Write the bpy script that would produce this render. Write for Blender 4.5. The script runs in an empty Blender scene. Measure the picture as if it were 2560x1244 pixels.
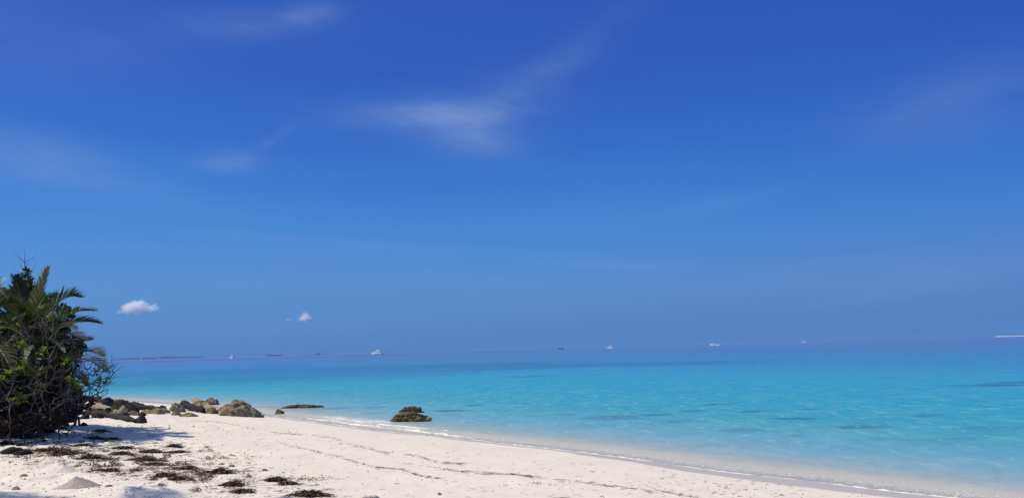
import bpy, math, random
import numpy as np
from mathutils import Vector, Matrix

random.seed(7)
rng = np.random.default_rng(7)
sc = bpy.context.scene
col = sc.collection

# ------------------------------------------------------------------ camera
F = 1923.0                      # focal length in photo pixels (2560 wide)
CAM_Z = 2.5
PITCH, ROLL = math.radians(7.39), math.radians(1.558)
_f = Vector((0, math.cos(PITCH), math.sin(PITCH)))
_u0 = Vector((0, -math.sin(PITCH), math.cos(PITCH)))
_r = Vector((1, 0, 0)) * math.cos(ROLL) - _u0 * math.sin(ROLL)
_u = _u0 * math.cos(ROLL) + Vector((1, 0, 0)) * math.sin(ROLL)
cam_data = bpy.data.cameras.new('camera')
cam_data.sensor_fit = 'HORIZONTAL'
cam_data.sensor_width = 36.0
cam_data.lens = F * 36.0 / 2560.0
cam_data.clip_start = 0.1
cam_data.clip_end = 60000
cam = bpy.data.objects.new('camera', cam_data)
col.objects.link(cam)
M = Matrix((_r, _u, -_f)).transposed().to_4x4()
M.translation = Vector((0, 0, CAM_Z))
cam.matrix_world = M
sc.camera = cam

# ------------------------------------------------------------------ render, exposure
sc.render.engine = 'CYCLES'
cy = sc.cycles
cy.use_denoising = True
cy.max_bounces = 8
cy.diffuse_bounces = 3
cy.transparent_max_bounces = 12
cy.volume_bounces = 8
cy.volume_step_rate = 0.35
cy.volume_max_steps = 512
cy.caustics_reflective = False
cy.caustics_refractive = False
sc.view_settings.view_transform = 'Standard'
sc.view_settings.look = 'None'
sc.view_settings.gamma = 1.0
sc.view_settings.use_curve_mapping = False
sc.view_settings.exposure = 0.0

# ------------------------------------------------------------------ sun and sky
SUN_AZ = math.radians(-85)      # measured from +Y (the view) towards +X
SUN_EL = math.radians(50)
to_sun = Vector((math.sin(SUN_AZ) * math.cos(SUN_EL), math.cos(SUN_AZ) * math.cos(SUN_EL), math.sin(SUN_EL)))
sl = bpy.data.lights.new('sun', 'SUN')
sl.energy = 4.7
sl.angle = math.radians(0.55)
sl.color = (1.0, 0.90, 0.70)
sun = bpy.data.objects.new('sun', sl)
sun.rotation_euler = to_sun.to_track_quat('Z', 'Y').to_euler()
sun.location = (-20, 10, 40)
col.objects.link(sun)


class G:
    """small helper to write node graphs"""
    def __init__(self, nt):
        self.nt = nt

    def n(self, kind, props=None, **ins):
        nd = self.nt.nodes.new(kind)
        for k, v in (props or {}).items():
            setattr(nd, k, v)
        for k, v in ins.items():
            key = int(k[1:]) if k[0] == 'i' and k[1:].isdigit() else k.replace('_', ' ')
            self.set(nd.inputs[key], v)
        return nd

    def set(self, sock, v):
        if isinstance(v, bpy.types.NodeSocket):
            self.nt.links.new(v, sock)
        elif isinstance(v, bpy.types.Node):
            self.nt.links.new(v.outputs[0], sock)
        else:
            if sock.type == 'RGBA' and hasattr(v, '__len__') and len(v) == 3:
                v = (*v, 1)
            sock.default_value = v

    def m(self, op, a, b=0.0, c=0.0, clamp=False):
        return self.n('ShaderNodeMath', {'operation': op, 'use_clamp': clamp}, i0=a, i1=b, i2=c).outputs[0]

    def vm(self, op, a, b=(0, 0, 0)):
        return self.n('ShaderNodeVectorMath', {'operation': op}, i0=a, i1=b).outputs[0]

    def mix(self, fac, a, b, blend='MIX'):
        nd = self.n('ShaderNodeMix', {'data_type': 'RGBA', 'blend_type': blend})
        self.set(nd.inputs[0], fac)
        self.set(nd.inputs[6], a)
        self.set(nd.inputs[7], b)
        return nd.outputs[2]

    def ramp(self, fac, stops, interp='LINEAR'):
        nd = self.n('ShaderNodeValToRGB')
        cr = nd.color_ramp
        cr.interpolation = interp
        while len(cr.elements) < len(stops):
            cr.elements.new(0.5)
        for e, (p, c) in zip(cr.elements, stops):
            e.position = p
            e.color = (c, c, c, 1) if isinstance(c, (int, float)) else (*c, 1)
        self.set(nd.inputs[0], fac)
        return nd.outputs[0]

    def maprange(self, v, a, b, c=0.0, d=1.0, interp='LINEAR'):
        return self.n('ShaderNodeMapRange', {'interpolation_type': interp, 'clamp': True}, i0=v, i1=a, i2=b, i3=c, i4=d).outputs[0]

    def noise(self, vec, scale, detail=2.0, rough=0.5, dist=0.0):
        return self.n('ShaderNodeTexNoise', {}, Vector=vec, Scale=scale, Detail=detail, Roughness=rough, Distortion=dist).outputs[0]


world = bpy.data.worlds.new('World')
sc.world = world
world.use_nodes = True
wn = world.node_tree
wn.nodes.clear()
g = G(wn)
tc = g.n('ShaderNodeTexCoord').outputs['Generated']
sky = g.n('ShaderNodeTexSky', {'sky_type': 'NISHITA', 'sun_disc': False, 'sun_elevation': SUN_EL, 'sun_rotation': SUN_AZ,
                               'altitude': 0.0, 'air_density': 1.0, 'dust_density': 0.5, 'ozone_density': 2.5})
sep = g.n('ShaderNodeSeparateXYZ', {}, i0=tc)
DX, DY, DZ = sep.outputs
el = g.m('MULTIPLY', g.m('ARCSINE', DZ), 180 / math.pi)
az = g.m('MULTIPLY', g.m('ARCTAN2', DX, DY), 180 / math.pi)
# clear tropical air: deep blue, darkening with height, then paler overhead (per-elevation filter over the Nishita sky)
elw = g.m('ADD', el, g.m('MULTIPLY', g.m('SUBTRACT', g.noise(g.vm('MULTIPLY', tc, (3, 3, 14)), 1.0, 3.0), 0.5), 2.2))
grad = g.ramp(g.maprange(elw, 0, 60), [(0.0, (0.90, 2.22, 5.5)), (2 / 60, (1.0, 2.55, 5.9)), (5 / 60, (1.02, 2.85, 6.3)), (6.3 / 60, (.86, 2.75, 6.45)), (9 / 60, (.60, 2.54, 6.55)), (12 / 60, (.44, 2.05, 6.2)),
                                       (15 / 60, (.33, 1.55, 5.65)), (20 / 60, (.25, 1.08, 5.0)), (26 / 60, (.26, 1.0, 4.8)), (45 / 60, (1.1, 2.0, 5.0)), (1.0, (1.9, 2.8, 5.2))])  # unseen sky overhead made paler and redder to warm the shade
cosun = g.n('ShaderNodeVectorMath', {'operation': 'DOT_PRODUCT'}, i0=tc, i1=tuple(to_sun)).outputs['Value']
grad = g.mix(1.0, grad, g.ramp(g.maprange(cosun, -0.4, 0.5), [(0.0, (.82, .77, .92)), (0.2, (.87, .83, .94)), (0.55, (1, 1, 1)), (1.0, (1.10, 1.03, 0.99))]), 'MULTIPLY')
aur = g.maprange(cosun, 0.55, 0.98, 0, 1, 'SMOOTHSTEP')       # whiter air round the sun, added to take blue out of the shade
tint = g.mix(aur, (0.21, 0.44, 1.02), (0.9, 0.95, 1.0))
base = g.mix(g.maprange(aur, 0, 1, 0.74, 0.3), g.mix(1.0, sky.outputs[0], tint, 'MULTIPLY'), grad)
# thin cirrus, placed by direction in the sky
st = g.vm('MULTIPLY', tc, (9, 9, 34))
fib = g.noise(g.vm('MULTIPLY', g.n('ShaderNodeVectorRotate', {'rotation_type': 'Y_AXIS'}, Vector=tc, Angle=-0.35).outputs[0], (14, 14, 120)), 1.0, 6.0, 0.62, 0.8)
streak = g.m('ADD', 0.62, g.m('ADD', g.m('MULTIPLY', g.m('SUBTRACT', g.noise(st, 1.0, 5.0, 0.5, 0.4), 0.45), 1.5), g.m('MULTIPLY', g.m('SUBTRACT', fib, 0.5), 0.7)))


def puff(a0, e0, sa, se, rot, amp):
    c, s = math.cos(math.radians(rot)), math.sin(math.radians(rot))
    da, de = g.m('SUBTRACT', az, a0), g.m('SUBTRACT', el, e0)
    u = g.m('ADD', g.m('MULTIPLY', da, c / sa), g.m('MULTIPLY', de, s / sa))
    v = g.m('ADD', g.m('MULTIPLY', da, -s / se), g.m('MULTIPLY', de, c / se))
    q = g.m('ADD', g.m('MULTIPLY', u, u), g.m('MULTIPLY', v, v))
    return g.m('MULTIPLY', g.m('EXPONENT', g.m('MULTIPLY', q, -1.0)), amp)


ci = None
for a in [(-5.5, 17.4, 6.5, 1.0, 2, .19), (-2.6, 15.9, 3.4, 1.5, -14, .21), (-1.5, 18.2, 6.0, 2.2, 14, .07), (3.4, 20.4, 6.5, 1.3, 30, .08), (-20.3, 13.6, 2.2, .75, 5, .15),
          (-17.6, 15.2, 2.4, .40, 34, .055), (-14.9, 24.0, 2.4, .7, 12, .14), (-20, 22.8, 6, 1.0, 6, .11), (-30, 20, 9, 1.6, 5, .05), (-33, 13.0, 6, 1.4, -6, .14), (-26, 11.0, 8, .9, -8, .05),
          (30.5, 14.8, 6, 2.2, 8, .10), (28, 3.3, 7, .9, 4, .07), (-10, 7.8, 16, .35, -4, .06), (8, 5.9, 7, .22, -3, .07), (15.5, 10.0, 4.5, .5, 8, .05),
          (-8, 5.6, 20, 1.6, -4, .04), (24, 4.4, 12, 1.2, 3, .05), (-75, 30, 14, 4, 12, .3), (70, 24, 16, 3, -8, .25), (150, 30, 20, 4, 10, .3)]:
    p = puff(*a)
    ci = p if ci is None else g.m('ADD', ci, p)
ci = g.m('MULTIPLY', ci, g.m('MAXIMUM', streak, 0.0), clamp=True)
skycol = g.mix(ci, base, (4.6, 5.8, 8.0))
bg = g.n('ShaderNodeBackground', {}, Color=skycol, Strength=0.1)
wo = g.n('ShaderNodeOutputWorld', {}, Surface=bg.outputs[0])

# ------------------------------------------------------------------ helpers
def ray(px, py):
    return _f + _r * ((px - 1280) / F) - _u * ((py - 622) / F)


def at_y(px, py, Y):
    """world point seen at photo pixel, at distance Y in front of the viewer"""
    d = ray(px, py)
    return Vector((0, 0, CAM_Z)) + d * (Y / d.y)


def fade(t):
    return t * t * t * (t * (t * 6 - 15) + 10)


def vnoise(x, y, seed=0):
    x = np.asarray(x, dtype=float); y = np.asarray(y, dtype=float)
    xi = np.floor(x).astype(np.int64); yi = np.floor(y).astype(np.int64)
    xf = fade(x - xi); yf = fade(y - yi)

    def h(i, j):
        n = (i * 374761393 + j * 668265263 + seed * 974634777) & 0x7fffffff
        n = ((n ^ (n >> 13)) * 1274126177) & 0x7fffffff
        n = (n ^ (n >> 16)) & 0xffff
        return n / 65535.0
    a = h(xi, yi) * (1 - xf) + h(xi + 1, yi) * xf
    b = h(xi, yi + 1) * (1 - xf) + h(xi + 1, yi + 1) * xf
    return a * (1 - yf) + b * yf


def fbm(x, y, oct=4, seed=0, gain=0.5):
    s = 0.0; a = 1.0; t = 0.0
    for k in range(oct):
        s = s + a * vnoise(x * 2 ** k + 17.3 * k, y * 2 ** k - 9.1 * k, seed + k)
        t += a; a *= gain
    return s / t - 0.5


SHORE = np.array([(60, -60), (26, -14), (15.5, 1.5), (10.2, 8.4), (6.79, 12.48), (6.07, 13.35), (5.15, 14.5), (3.98, 15.62), (2.7, 17.47), (1.06, 19.6), (-1.27, 22.08), (-2.92, 23.7),
                  (-4.26, 25.17), (-6.01, 27.33), (-8.92, 31.2), (-11.6, 34.6), (-14.6, 38.5), (-18.3, 42.6), (-23, 47), (-29, 51.5), (-40, 57), (-80, 70), (-200, 95)], dtype=float)


def offshore(x, y):
    """signed distance from the water's edge, positive over the sea"""
    x = np.asarray(x, dtype=float); y = np.asarray(y, dtype=float)
    best = np.full(x.shape, 1e18); sgn = np.ones(x.shape)
    for (ax, ay), (bx, by) in zip(SHORE[:-1], SHORE[1:]):
        dx, dy = bx - ax, by - ay
        t = np.clip(((x - ax) * dx + (y - ay) * dy) / (dx * dx + dy * dy), 0, 1)
        ex, ey = x - ax - t * dx, y - ay - t * dy
        d = ex * ex + ey * ey
        s = np.where(dx * ey - dy * ex < 0, 1.0, -1.0)
        m = d < best
        best = np.where(m, d, best); sgn = np.where(m, s, sgn)
    return np.sqrt(best) * sgn


def ground_z(x, y, fine=True):
    x = np.asarray(x, dtype=float); y = np.asarray(y, dtype=float)
    o = offshore(x, y)
    o = o + 0.35 * fbm(x * 0.25, y * 0.25, 2, 3) * np.clip(-o / 3 + 0.3, 0, 1)
    s = np.maximum(-o, 0)
    land = 0.98 * (1 - np.exp(-s * 0.105)) + 0.02 * s / (1 + s * 0.1)
    sea = -np.minimum(0.085 * np.maximum(o, 0), 4.0)
    z = np.where(o < 0, land, sea)
    if fine:
        k = np.clip(s / 4, 0.0, 1)
        z = z + k * (0.10 * fbm(x * 0.35, y * 0.35, 2, 11) + 0.035 * fbm(x * 1.3, y * 1.3, 3, 21))
        left = np.clip((-x - 0.28 * y - 0.5) / 3.0, 0, 1) * k      # trampled, lumpy sand near the bushes
        z = z + left * (0.07 * fbm(x * 3.2, y * 3.2, 3, 31)) + k * 0.012 * fbm(x * 5, y * 5, 2, 41)
    return z


GX0, GY0, GS = -34.0, 3.0, 0.08
_gx = np.arange(GX0, 14.0, GS); _gy = np.arange(GY0, 60.0, GS)
GRID = ground_z(np.repeat(_gx, len(_gy)), np.tile(_gy, len(_gx))).reshape(len(_gx), len(_gy)).tolist()
NX, NY = len(_gx), len(_gy)


def gz(x, y):
    """height of the sand, from a table"""
    a = min(max((x - GX0) / GS, 0), NX - 1.001); b = min(max((y - GY0) / GS, 0), NY - 1.001)
    i = int(a); j = int(b); a -= i; b -= j
    r0, r1 = GRID[i], GRID[i + 1]
    return (r0[j] * (1 - b) + r0[j + 1] * b) * (1 - a) + (r1[j] * (1 - b) + r1[j + 1] * b) * a


def on_sand(px, py):
    d = ray(px, py)
    t = (CAM_Z - 0.5) / -d.z
    for _ in range(14):
        p = d * t
        z = gz(p.x, p.y)
        t = 0.5 * t + 0.5 * (CAM_Z - z) / -d.z
    p = d * t
    return Vector((p.x, p.y, gz(p.x, p.y)))


def on_sea(px, py):
    d = ray(px, py)
    t = CAM_Z / -d.z
    return Vector((d.x * t, d.y * t, 0))


def mesh_obj(name, verts, faces, mat, parent=None, smooth=True, attrs=None):
    me = bpy.data.meshes.new(name)
    if isinstance(verts, np.ndarray) and isinstance(faces, np.ndarray):
        nv, nf, k = len(verts), len(faces), faces.shape[1]
        me.vertices.add(nv)
        me.vertices.foreach_set('co', np.ascontiguousarray(verts, dtype=np.float32).ravel())
        me.loops.add(nf * k)
        me.loops.foreach_set('vertex_index', np.ascontiguousarray(faces, dtype=np.int32).ravel())
        me.polygons.add(nf)
        me.polygons.foreach_set('loop_start', np.arange(0, nf * k, k, dtype=np.int32))
        me.update(calc_edges=True)
        me.validate()
    else:
        me.from_pydata([tuple(v) for v in verts], [], [tuple(f) for f in faces])
    if smooth:
        me.polygons.foreach_set('use_smooth', np.ones(len(me.polygons), dtype=bool))
    for k, v in (attrs or {}).items():
        at = me.attributes.new(k, 'FLOAT', 'POINT')
        at.data.foreach_set('value', np.asarray(v, dtype=np.float32))
    me.update()
    if mat:
        me.materials.append(mat)
    o = bpy.data.objects.new(name, me)
    col.objects.link(o)
    if parent:
        o.parent = parent
    return o


def tag(o, label=None, cat=None, group=None, kind=None):
    for k, v in (('label', label), ('category', cat), ('group', group), ('kind', kind)):
        if v:
            o[k] = v
    return o


def empty(name, loc, label=None, cat=None, group=None, rz=0.0):
    o = bpy.data.objects.new(name, None)
    o.location = loc
    o.rotation_euler = (0, 0, rz)
    o.empty_display_size = 0.2
    col.objects.link(o)
    return tag(o, label, cat, group)


class MB:
    """collects shapes into one mesh"""
    def __init__(self):
        self.v = []; self.f = []

    def add(self, verts, faces):
        n = len(self.v)
        self.v.extend(tuple(v) for v in verts)
        self.f.extend(tuple(i + n for i in f) for f in faces)

    def box(self, c, s, rz=0.0):
        x, y, z = s[0] / 2, s[1] / 2, s[2] / 2
        cs, sn = math.cos(rz), math.sin(rz)
        vs = []
        for dz in (-z, z):
            for dx, dy in ((-x, -y), (x, -y), (x, y), (-x, y)):
                vs.append((c[0] + dx * cs - dy * sn, c[1] + dx * sn + dy * cs, c[2] + dz))
        self.add(vs, [(3, 2, 1, 0), (4, 5, 6, 7), (0, 1, 5, 4), (1, 2, 6, 5), (2, 3, 7, 6), (3, 0, 4, 7)])

    def tube(self, pts, radii, k=5):
        pts = [Vector(p) for p in pts]
        n = len(pts)
        vs = []
        ref = Vector((0.31, 0.17, 0.93))
        for i, p in enumerate(pts):
            t = (pts[min(i + 1, n - 1)] - pts[max(i - 1, 0)])
            t = t.normalized() if t.length > 1e-9 else Vector((0, 0, 1))
            a = t.cross(ref)
            if a.length < 1e-3:
                a = t.cross(Vector((1, 0, 0)))
            a.normalize()
            b = t.cross(a)
            r = radii[i] if hasattr(radii, '__len__') else radii
            for j in range(k):
                w = 2 * math.pi * j / k
                vs.append(p + a * (r * math.cos(w)) + b * (r * math.sin(w)))
        fs = []
        for i in range(n - 1):
            for j in range(k):
                j2 = (j + 1) % k
                fs.append((i * k + j, i * k + j2, (i + 1) * k + j2, (i + 1) * k + j))
        fs.append(tuple(range(k - 1, -1, -1)))
        fs.append(tuple((n - 1) * k + j for j in range(k)))
        self.add(vs, fs)

    def build(self, name, mat, parent=None, smooth=False):
        return mesh_obj(name, self.v, self.f, mat, parent, smooth)


def mat(name):
    m = bpy.data.materials.new(name)
    m.use_nodes = True
    nt = m.node_tree
    nt.nodes.clear()
    g = G(nt)
    out = g.n('ShaderNodeOutputMaterial')
    return m, g, out


def principled(g, out, color, rough=0.8, normal=None, spec=0.3, **kw):
    b = g.n('ShaderNodeBsdfPrincipled')
    g.set(b.inputs['Base Color'], color)
    g.set(b.inputs['Roughness'], rough)
    g.set(b.inputs['Specular IOR Level'], spec)
    if normal is not None:
        g.set(b.inputs['Normal'], normal)
    for k, v in kw.items():
        g.set(b.inputs[k.replace('_', ' ')], v)
    g.nt.links.new(b.outputs[0], out.inputs[0])
    return b


def bump(g, h, strength=0.5, dist=0.02):
    return g.n('ShaderNodeBump', {}, Strength=strength, Distance=dist, Height=h).outputs[0]


def polar_sheet(radii, angles, zf):
    rr, aa = np.meshgrid(radii, angles, indexing='ij')
    x = rr * np.sin(aa); y = rr * np.cos(aa)
    z = zf(x.ravel(), y.ravel())
    v = np.stack([x.ravel(), y.ravel(), z], 1)
    ni, nj = rr.shape
    i = np.arange(ni - 1)[:, None]; j = np.arange(nj - 1)[None, :]
    a = i * nj + j
    f = np.stack([a, a + nj, a + nj + 1, a + 1], -1).reshape(-1, 4)
    return v, f


def angle_steps(inner, n_in, n_out):
    a = np.radians(inner)
    return np.concatenate([np.linspace(-math.pi, -a, n_out, endpoint=False), np.linspace(-a, a, n_in, endpoint=False), np.linspace(a, math.pi, n_out)])

# ------------------------------------------------------------------ sand
m_sand, g, out = mat('coral_sand')
pos = g.n('ShaderNodeNewGeometry').outputs['Position']
wet = g.n('ShaderNodeAttribute', {'attribute_name': 'wet'}).outputs['Fac']
n1 = g.noise(pos, 0.8, 4.0, 0.6)
n2 = g.noise(pos, 55.0, 3.0, 0.7)
n3 = g.noise(pos, 9.0, 4.0, 0.65)
c = g.ramp(n1, [(0.3, (0.71, 0.66, 0.60)), (0.7, (0.77, 0.72, 0.652))])
c = g.mix(g.maprange(n2, 0.38, 0.62), g.mix(1.0, c, (0.90, 0.89, 0.87), 'MULTIPLY'), c)
c = g.mix(g.maprange(n3, 0.60, 0.72, 0, 0.25), c, (0.60, 0.54, 0.48))
c = g.mix(wet, c, g.mix(1.0, c, (0.72, 0.70, 0.70), 'MULTIPLY'))
h = g.m('ADD', g.m('MULTIPLY', n2, 0.35), g.m('MULTIPLY', n3, 1.0))
nb = bump(g, h, g.maprange(wet, 0, 1, 0.40, 0.03), 0.02)
principled(g, out, c, g.maprange(wet, 0, 1, 0.95, 0.42), nb, g.maprange(wet, 0, 1, 0.15, 0.35))

radii = np.concatenate([np.linspace(0.3, 6, 20, endpoint=False), np.exp(np.linspace(math.log(6), math.log(60), 560, endpoint=False)), np.exp(np.linspace(math.log(60), math.log(400), 30))])
v, f = polar_sheet(radii, angle_steps(38, 620, 60), lambda x, y: ground_z(x, y))
o_ = offshore(v[:, 0], v[:, 1])
wn_ = 0.55 * fbm(v[:, 0] * 0.45, v[:, 1] * 0.45, 2, 77) + 0.25 * fbm(v[:, 0] * 1.7, v[:, 1] * 1.7, 2, 78)
band = 0.70 + 0.75 * np.clip((v[:, 0] - 1) / 3, 0, 1) * np.clip((8 - v[:, 0]) / 3, 0, 1)
band = band + 1.2 * np.clip((v[:, 1] - 36) / 6, 0, 1)
wet_ = np.clip((o_ + band + wn_) / 0.22, 0, 1) * np.clip(1.0 - (o_ - 0.1) / 0.5, 0, 1)
sand = mesh_obj('beach_sand', v, f, m_sand, attrs={'wet': wet_})
tag(sand, 'white coral sand beach sloping into the sea', kind='structure')

# ------------------------------------------------------------------ sea
m_sea, g, out = mat('sea_water')
pos = g.n('ShaderNodeNewGeometry').outputs['Position']
A = lambda n: g.n('ShaderNodeAttribute', {'attribute_name': n}).outputs['Fac']
off, reef, foam = A('offshore'), A('reef'), A('foam')
lg = g.m('LOGARITHM', g.m('MAXIMUM', off, 1.0), 10.0)       # 0 at 1 m, 3 at 1 km
body = g.ramp(g.m('DIVIDE', lg, 4.0), [
    (0.0, (0.60, 0.57, 0.49)), (0.04, (0.47, 0.50, 0.46)), (0.075, (0.34, 0.45, 0.47)), (0.11, (0.25, 0.42, 0.49)), (0.163, (0.15, 0.39, 0.50)), (0.25, (0.048, 0.335, 0.45)), (0.32, (0.028, 0.325, 0.465)),
    (0.40, (0.028, 0.31, 0.50)), (0.48, (0.036, 0.23, 0.465)), (0.56, (0.055, 0.19, 0.43)), (0.63, (0.07, 0.18, 0.42)), (0.72, (0.09, 0.178, 0.42)), (1.0, (0.095, 0.178, 0.41))])  # far stops drawn towards the sky, haze put into the water colour
body = g.mix(reef, body, g.mix(1.0, body, (0.62, 0.54, 0.66), 'MULTIPLY'))
# bed ripples, bright flecks and light net, painted into the water colour
rip = g.noise(g.vm('MULTIPLY', pos, (1.0, 0.8, 1.0)), 0.75, 7.0, 0.74, 1.2)
ripk = g.m('MULTIPLY', g.maprange(off, 0.3, 2.5, 0.35, 1), g.maprange(off, 15, 120, 1, 0.25))
body = g.mix(g.m('MULTIPLY', g.maprange(rip, 0.50, 0.68), g.m('MULTIPLY', ripk, 0.24)), body, (0.28, 0.52, 0.56))
body = g.mix(g.m('MULTIPLY', g.maprange(rip, 0.50, 0.32), g.m('MULTIPLY', ripk, 0.34)), body, g.mix(1.0, body, (0.5, 0.72, 0.85), 'MULTIPLY'))
rf = g.noise(g.vm('MULTIPLY', pos, (1.5, 0.6, 1.0)), 2.0, 4.0, 0.65, 0.8)
rfk = g.m('MULTIPLY', g.maprange(off, 0.2, 1.2), g.maprange(off, 14, 40, 1, 0))
body = g.mix(g.m('MULTIPLY', g.maprange(rf, 0.56, 0.70), g.m('MULTIPLY', rfk, 0.32)), body, (0.50, 0.62, 0.60))
body = g.mix(g.m('MULTIPLY', g.maprange(rf, 0.46, 0.32), g.m('MULTIPLY', rfk, 0.30)), body, g.mix(1.0, body, (0.55, 0.72, 0.85), 'MULTIPLY'))
opac = g.ramp(g.m('DIVIDE', g.m('MAXIMUM', off, 0.0), 14.0), [(0.0, 0.10), (0.012, 0.45), (0.035, 0.80), (0.2, 0.90), (0.5, 0.95), (1.0, 0.98)])
# ripples on the surface, seen at a flat angle
w1 = g.noise(g.vm('MULTIPLY', pos, (0.75, 1.5, 1.0)), 2.6, 3.0, 0.6, 0.6)
w2 = g.noise(g.vm('MULTIPLY', pos, (0.7, 1.0, 1.0)), 0.55, 5.0, 0.62, 0.6)
hh = g.m('ADD', g.m('MULTIPLY', w1, 0.35), w2)
nb = bump(g, hh, 0.9, 0.3)
tr = g.n('ShaderNodeBsdfTransparent', {}, Color=(0.90, 0.97, 0.97))
df = g.n('ShaderNodeBsdfDiffuse', {}, Color=body)
a = g.n('ShaderNodeMixShader', {}, i0=opac, i1=tr.outputs[0], i2=df.outputs[0])
gl = g.n('ShaderNodeBsdfGlossy', {}, Color=(1, 1, 1), Roughness=0.12, Normal=nb)
fr = g.n('ShaderNodeFresnel', {}, IOR=1.33, Normal=nb).outputs[0]
fr = g.m('MINIMUM', g.m('MULTIPLY', fr, 0.7), g.maprange(off, 3, 60, 0.22, 0.42))
b = g.n('ShaderNodeMixShader', {}, i0=fr, i1=a.outputs[0], i2=gl.outputs[0])
# foam: lacy white where the little waves break
fv = g.n('ShaderNodeTexVoronoi', {'feature': 'DISTANCE_TO_EDGE'}, Vector=g.vm('ADD', pos, g.n('ShaderNodeTexNoise', {}, Vector=pos, Scale=4.0).outputs[1]), Scale=7.0).outputs[0]
lace = g.m('ADD', g.maprange(fv, 0.0, 0.16, 1, 0), g.m('MULTIPLY', g.m('SUBTRACT', g.noise(pos, 9.0, 4.0, 0.7), 0.45), 1.5))
ff = g.maprange(g.m('ADD', g.m('MULTIPLY', lace, 0.6), g.m('MULTIPLY', foam, 1.3)), 1.0, 1.25)
ff = g.m('MULTIPLY', ff, g.maprange(foam, 0.02, 0.25))
fd = g.n('ShaderNodeBsdfDiffuse', {}, Color=(0.80, 0.80, 0.78))
cfin = g.n('ShaderNodeMixShader', {}, i0=ff, i1=b.outputs[0], i2=fd.outputs[0])
g.nt.links.new(cfin.outputs[0], out.inputs[0])

R_SEA = 9000
radii = np.concatenate([np.exp(np.linspace(math.log(8), math.log(60), 420, endpoint=False)), np.exp(np.linspace(math.log(60), math.log(R_SEA), 330))])


def sea_z(x, y):
    r = np.hypot(x, y)
    o = offshore(x, y)
    amp = np.clip(o / 6, 0, 1) * np.exp(-r / 90.0)
    return 0.05 * amp * fbm(x * 0.9, y * 1.6, 3, 51) + 0.012 * np.clip(o / 1.5, 0, 1) * np.exp(-r / 60) * fbm(x * 3, y * 4.5, 2, 52)


v, f = polar_sheet(radii, angle_steps(38, 560, 40), sea_z)
X, Y = v[:, 0], v[:, 1]
o_ = offshore(X, Y)
keep = o_ > -1.2
fk = keep[f].any(1)
f = f[fk]
used = np.unique(f); remap = -np.ones(len(v), dtype=np.int64); remap[used] = np.arange(len(used))
v = v[used]; f = remap[f]; X, Y, o_ = X[used], Y[used], o_[used]


def blob(cx, cy, ax, ay, rot=0.0):
    c, s = math.cos(rot), math.sin(rot)
    u = ((X - cx) * c + (Y - cy) * s) / ax
    w = (-(X - cx) * s + (Y - cy) * c) / ay
    return np.exp(-(u * u + w * w))


reef = np.zeros(len(v))
r_ = np.hypot(X, Y); az_ = np.degrees(np.arctan2(X, Y))
# seagrass belt along the drop-off, and a deeper line far out
mid = np.interp(az_, [-40, -30, -22, -15, -5, 5, 13, 20, 40], [118, 118, 116, 112, 110, 110, 104, 108, 130])
wid = np.interp(az_, [-40, -30, -22, -15, -5, 5, 13, 20, 40], [.40, .40, .40, .40, .30, .17, .10, .04, .02])
edge = fbm(X * 0.03, Y * 0.05, 4, 61)
belt = np.clip(1.25 - np.abs(np.log(r_ / mid) + 0.30 * edge) / wid, 0, 1) * np.interp(az_, [-40, 8, 16, 20], [0.85, 0.85, 0.6, 0.0])
belt = np.clip(belt * 1.6, 0, 1) * (0.75 + 0.5 * fbm(X * 0.12, Y * 0.2, 3, 66))
reef = np.maximum(reef, np.clip(belt, 0, 1) * 0.85)
far = np.clip(1.3 - np.abs(r_ - 800) / 200, 0, 1) * np.interp(az_, [-40, -2, 6], [1.0, 0.8, 0.0])
reef = np.maximum(reef, far)
for px, py, w, s in [(1330, 940, 70, .5), (1480, 936, 40, .5), (2480, 962, 70, .8), (2540, 955, 50, .7), (1300, 1008, 24, .9), (1130, 1026, 44, .8), (1185, 1012, 22, .7), (940, 1017, 26, .7), (930, 1032, 22, .5),
                     (1130, 1036, 22, .4), (1730, 1026, 22, .9), (1790, 1010, 34, .8), (1880, 1028, 26, .8), (1980, 1046, 46, .75), (2150, 1066, 52, .75), (1545, 1042, 70, .55), (1640, 1036, 34, .7),
                     (1980, 1088, 30, .7), (2300, 1038, 48, .5), (2240, 986, 24, .5), (2200, 943, 40, .4), (1700, 1052, 50, .4), (2020, 1022, 24, .6), (2380, 1095, 60, .3), (700, 1020, 26, .5), (660, 1017, 30, .5),
                     (830, 1020, 50, .5), (1860, 1075, 60, .3), (2480, 1070, 60, .3), (1420, 1035, 24, .35), (560, 955, 120, .35), (1700, 912, 120, .35)]:
    p = on_sea(px, py)
    d = p.length
    ax = 1.2 * w * d / F
    wob = 0.5 * fbm(X * 1.3 / max(ax, .3), Y * 1.3 / max(ax, .3), 3, int(px)) * 2
    bb = blob(p.x, p.y, ax, ax * 0.75, 0.0)
    reef = np.maximum(reef, np.clip((bb * (1 + 1.6 * wob) - 0.22) * 1.9, 0, 1) * min(1.0, s * 1.2))
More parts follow.
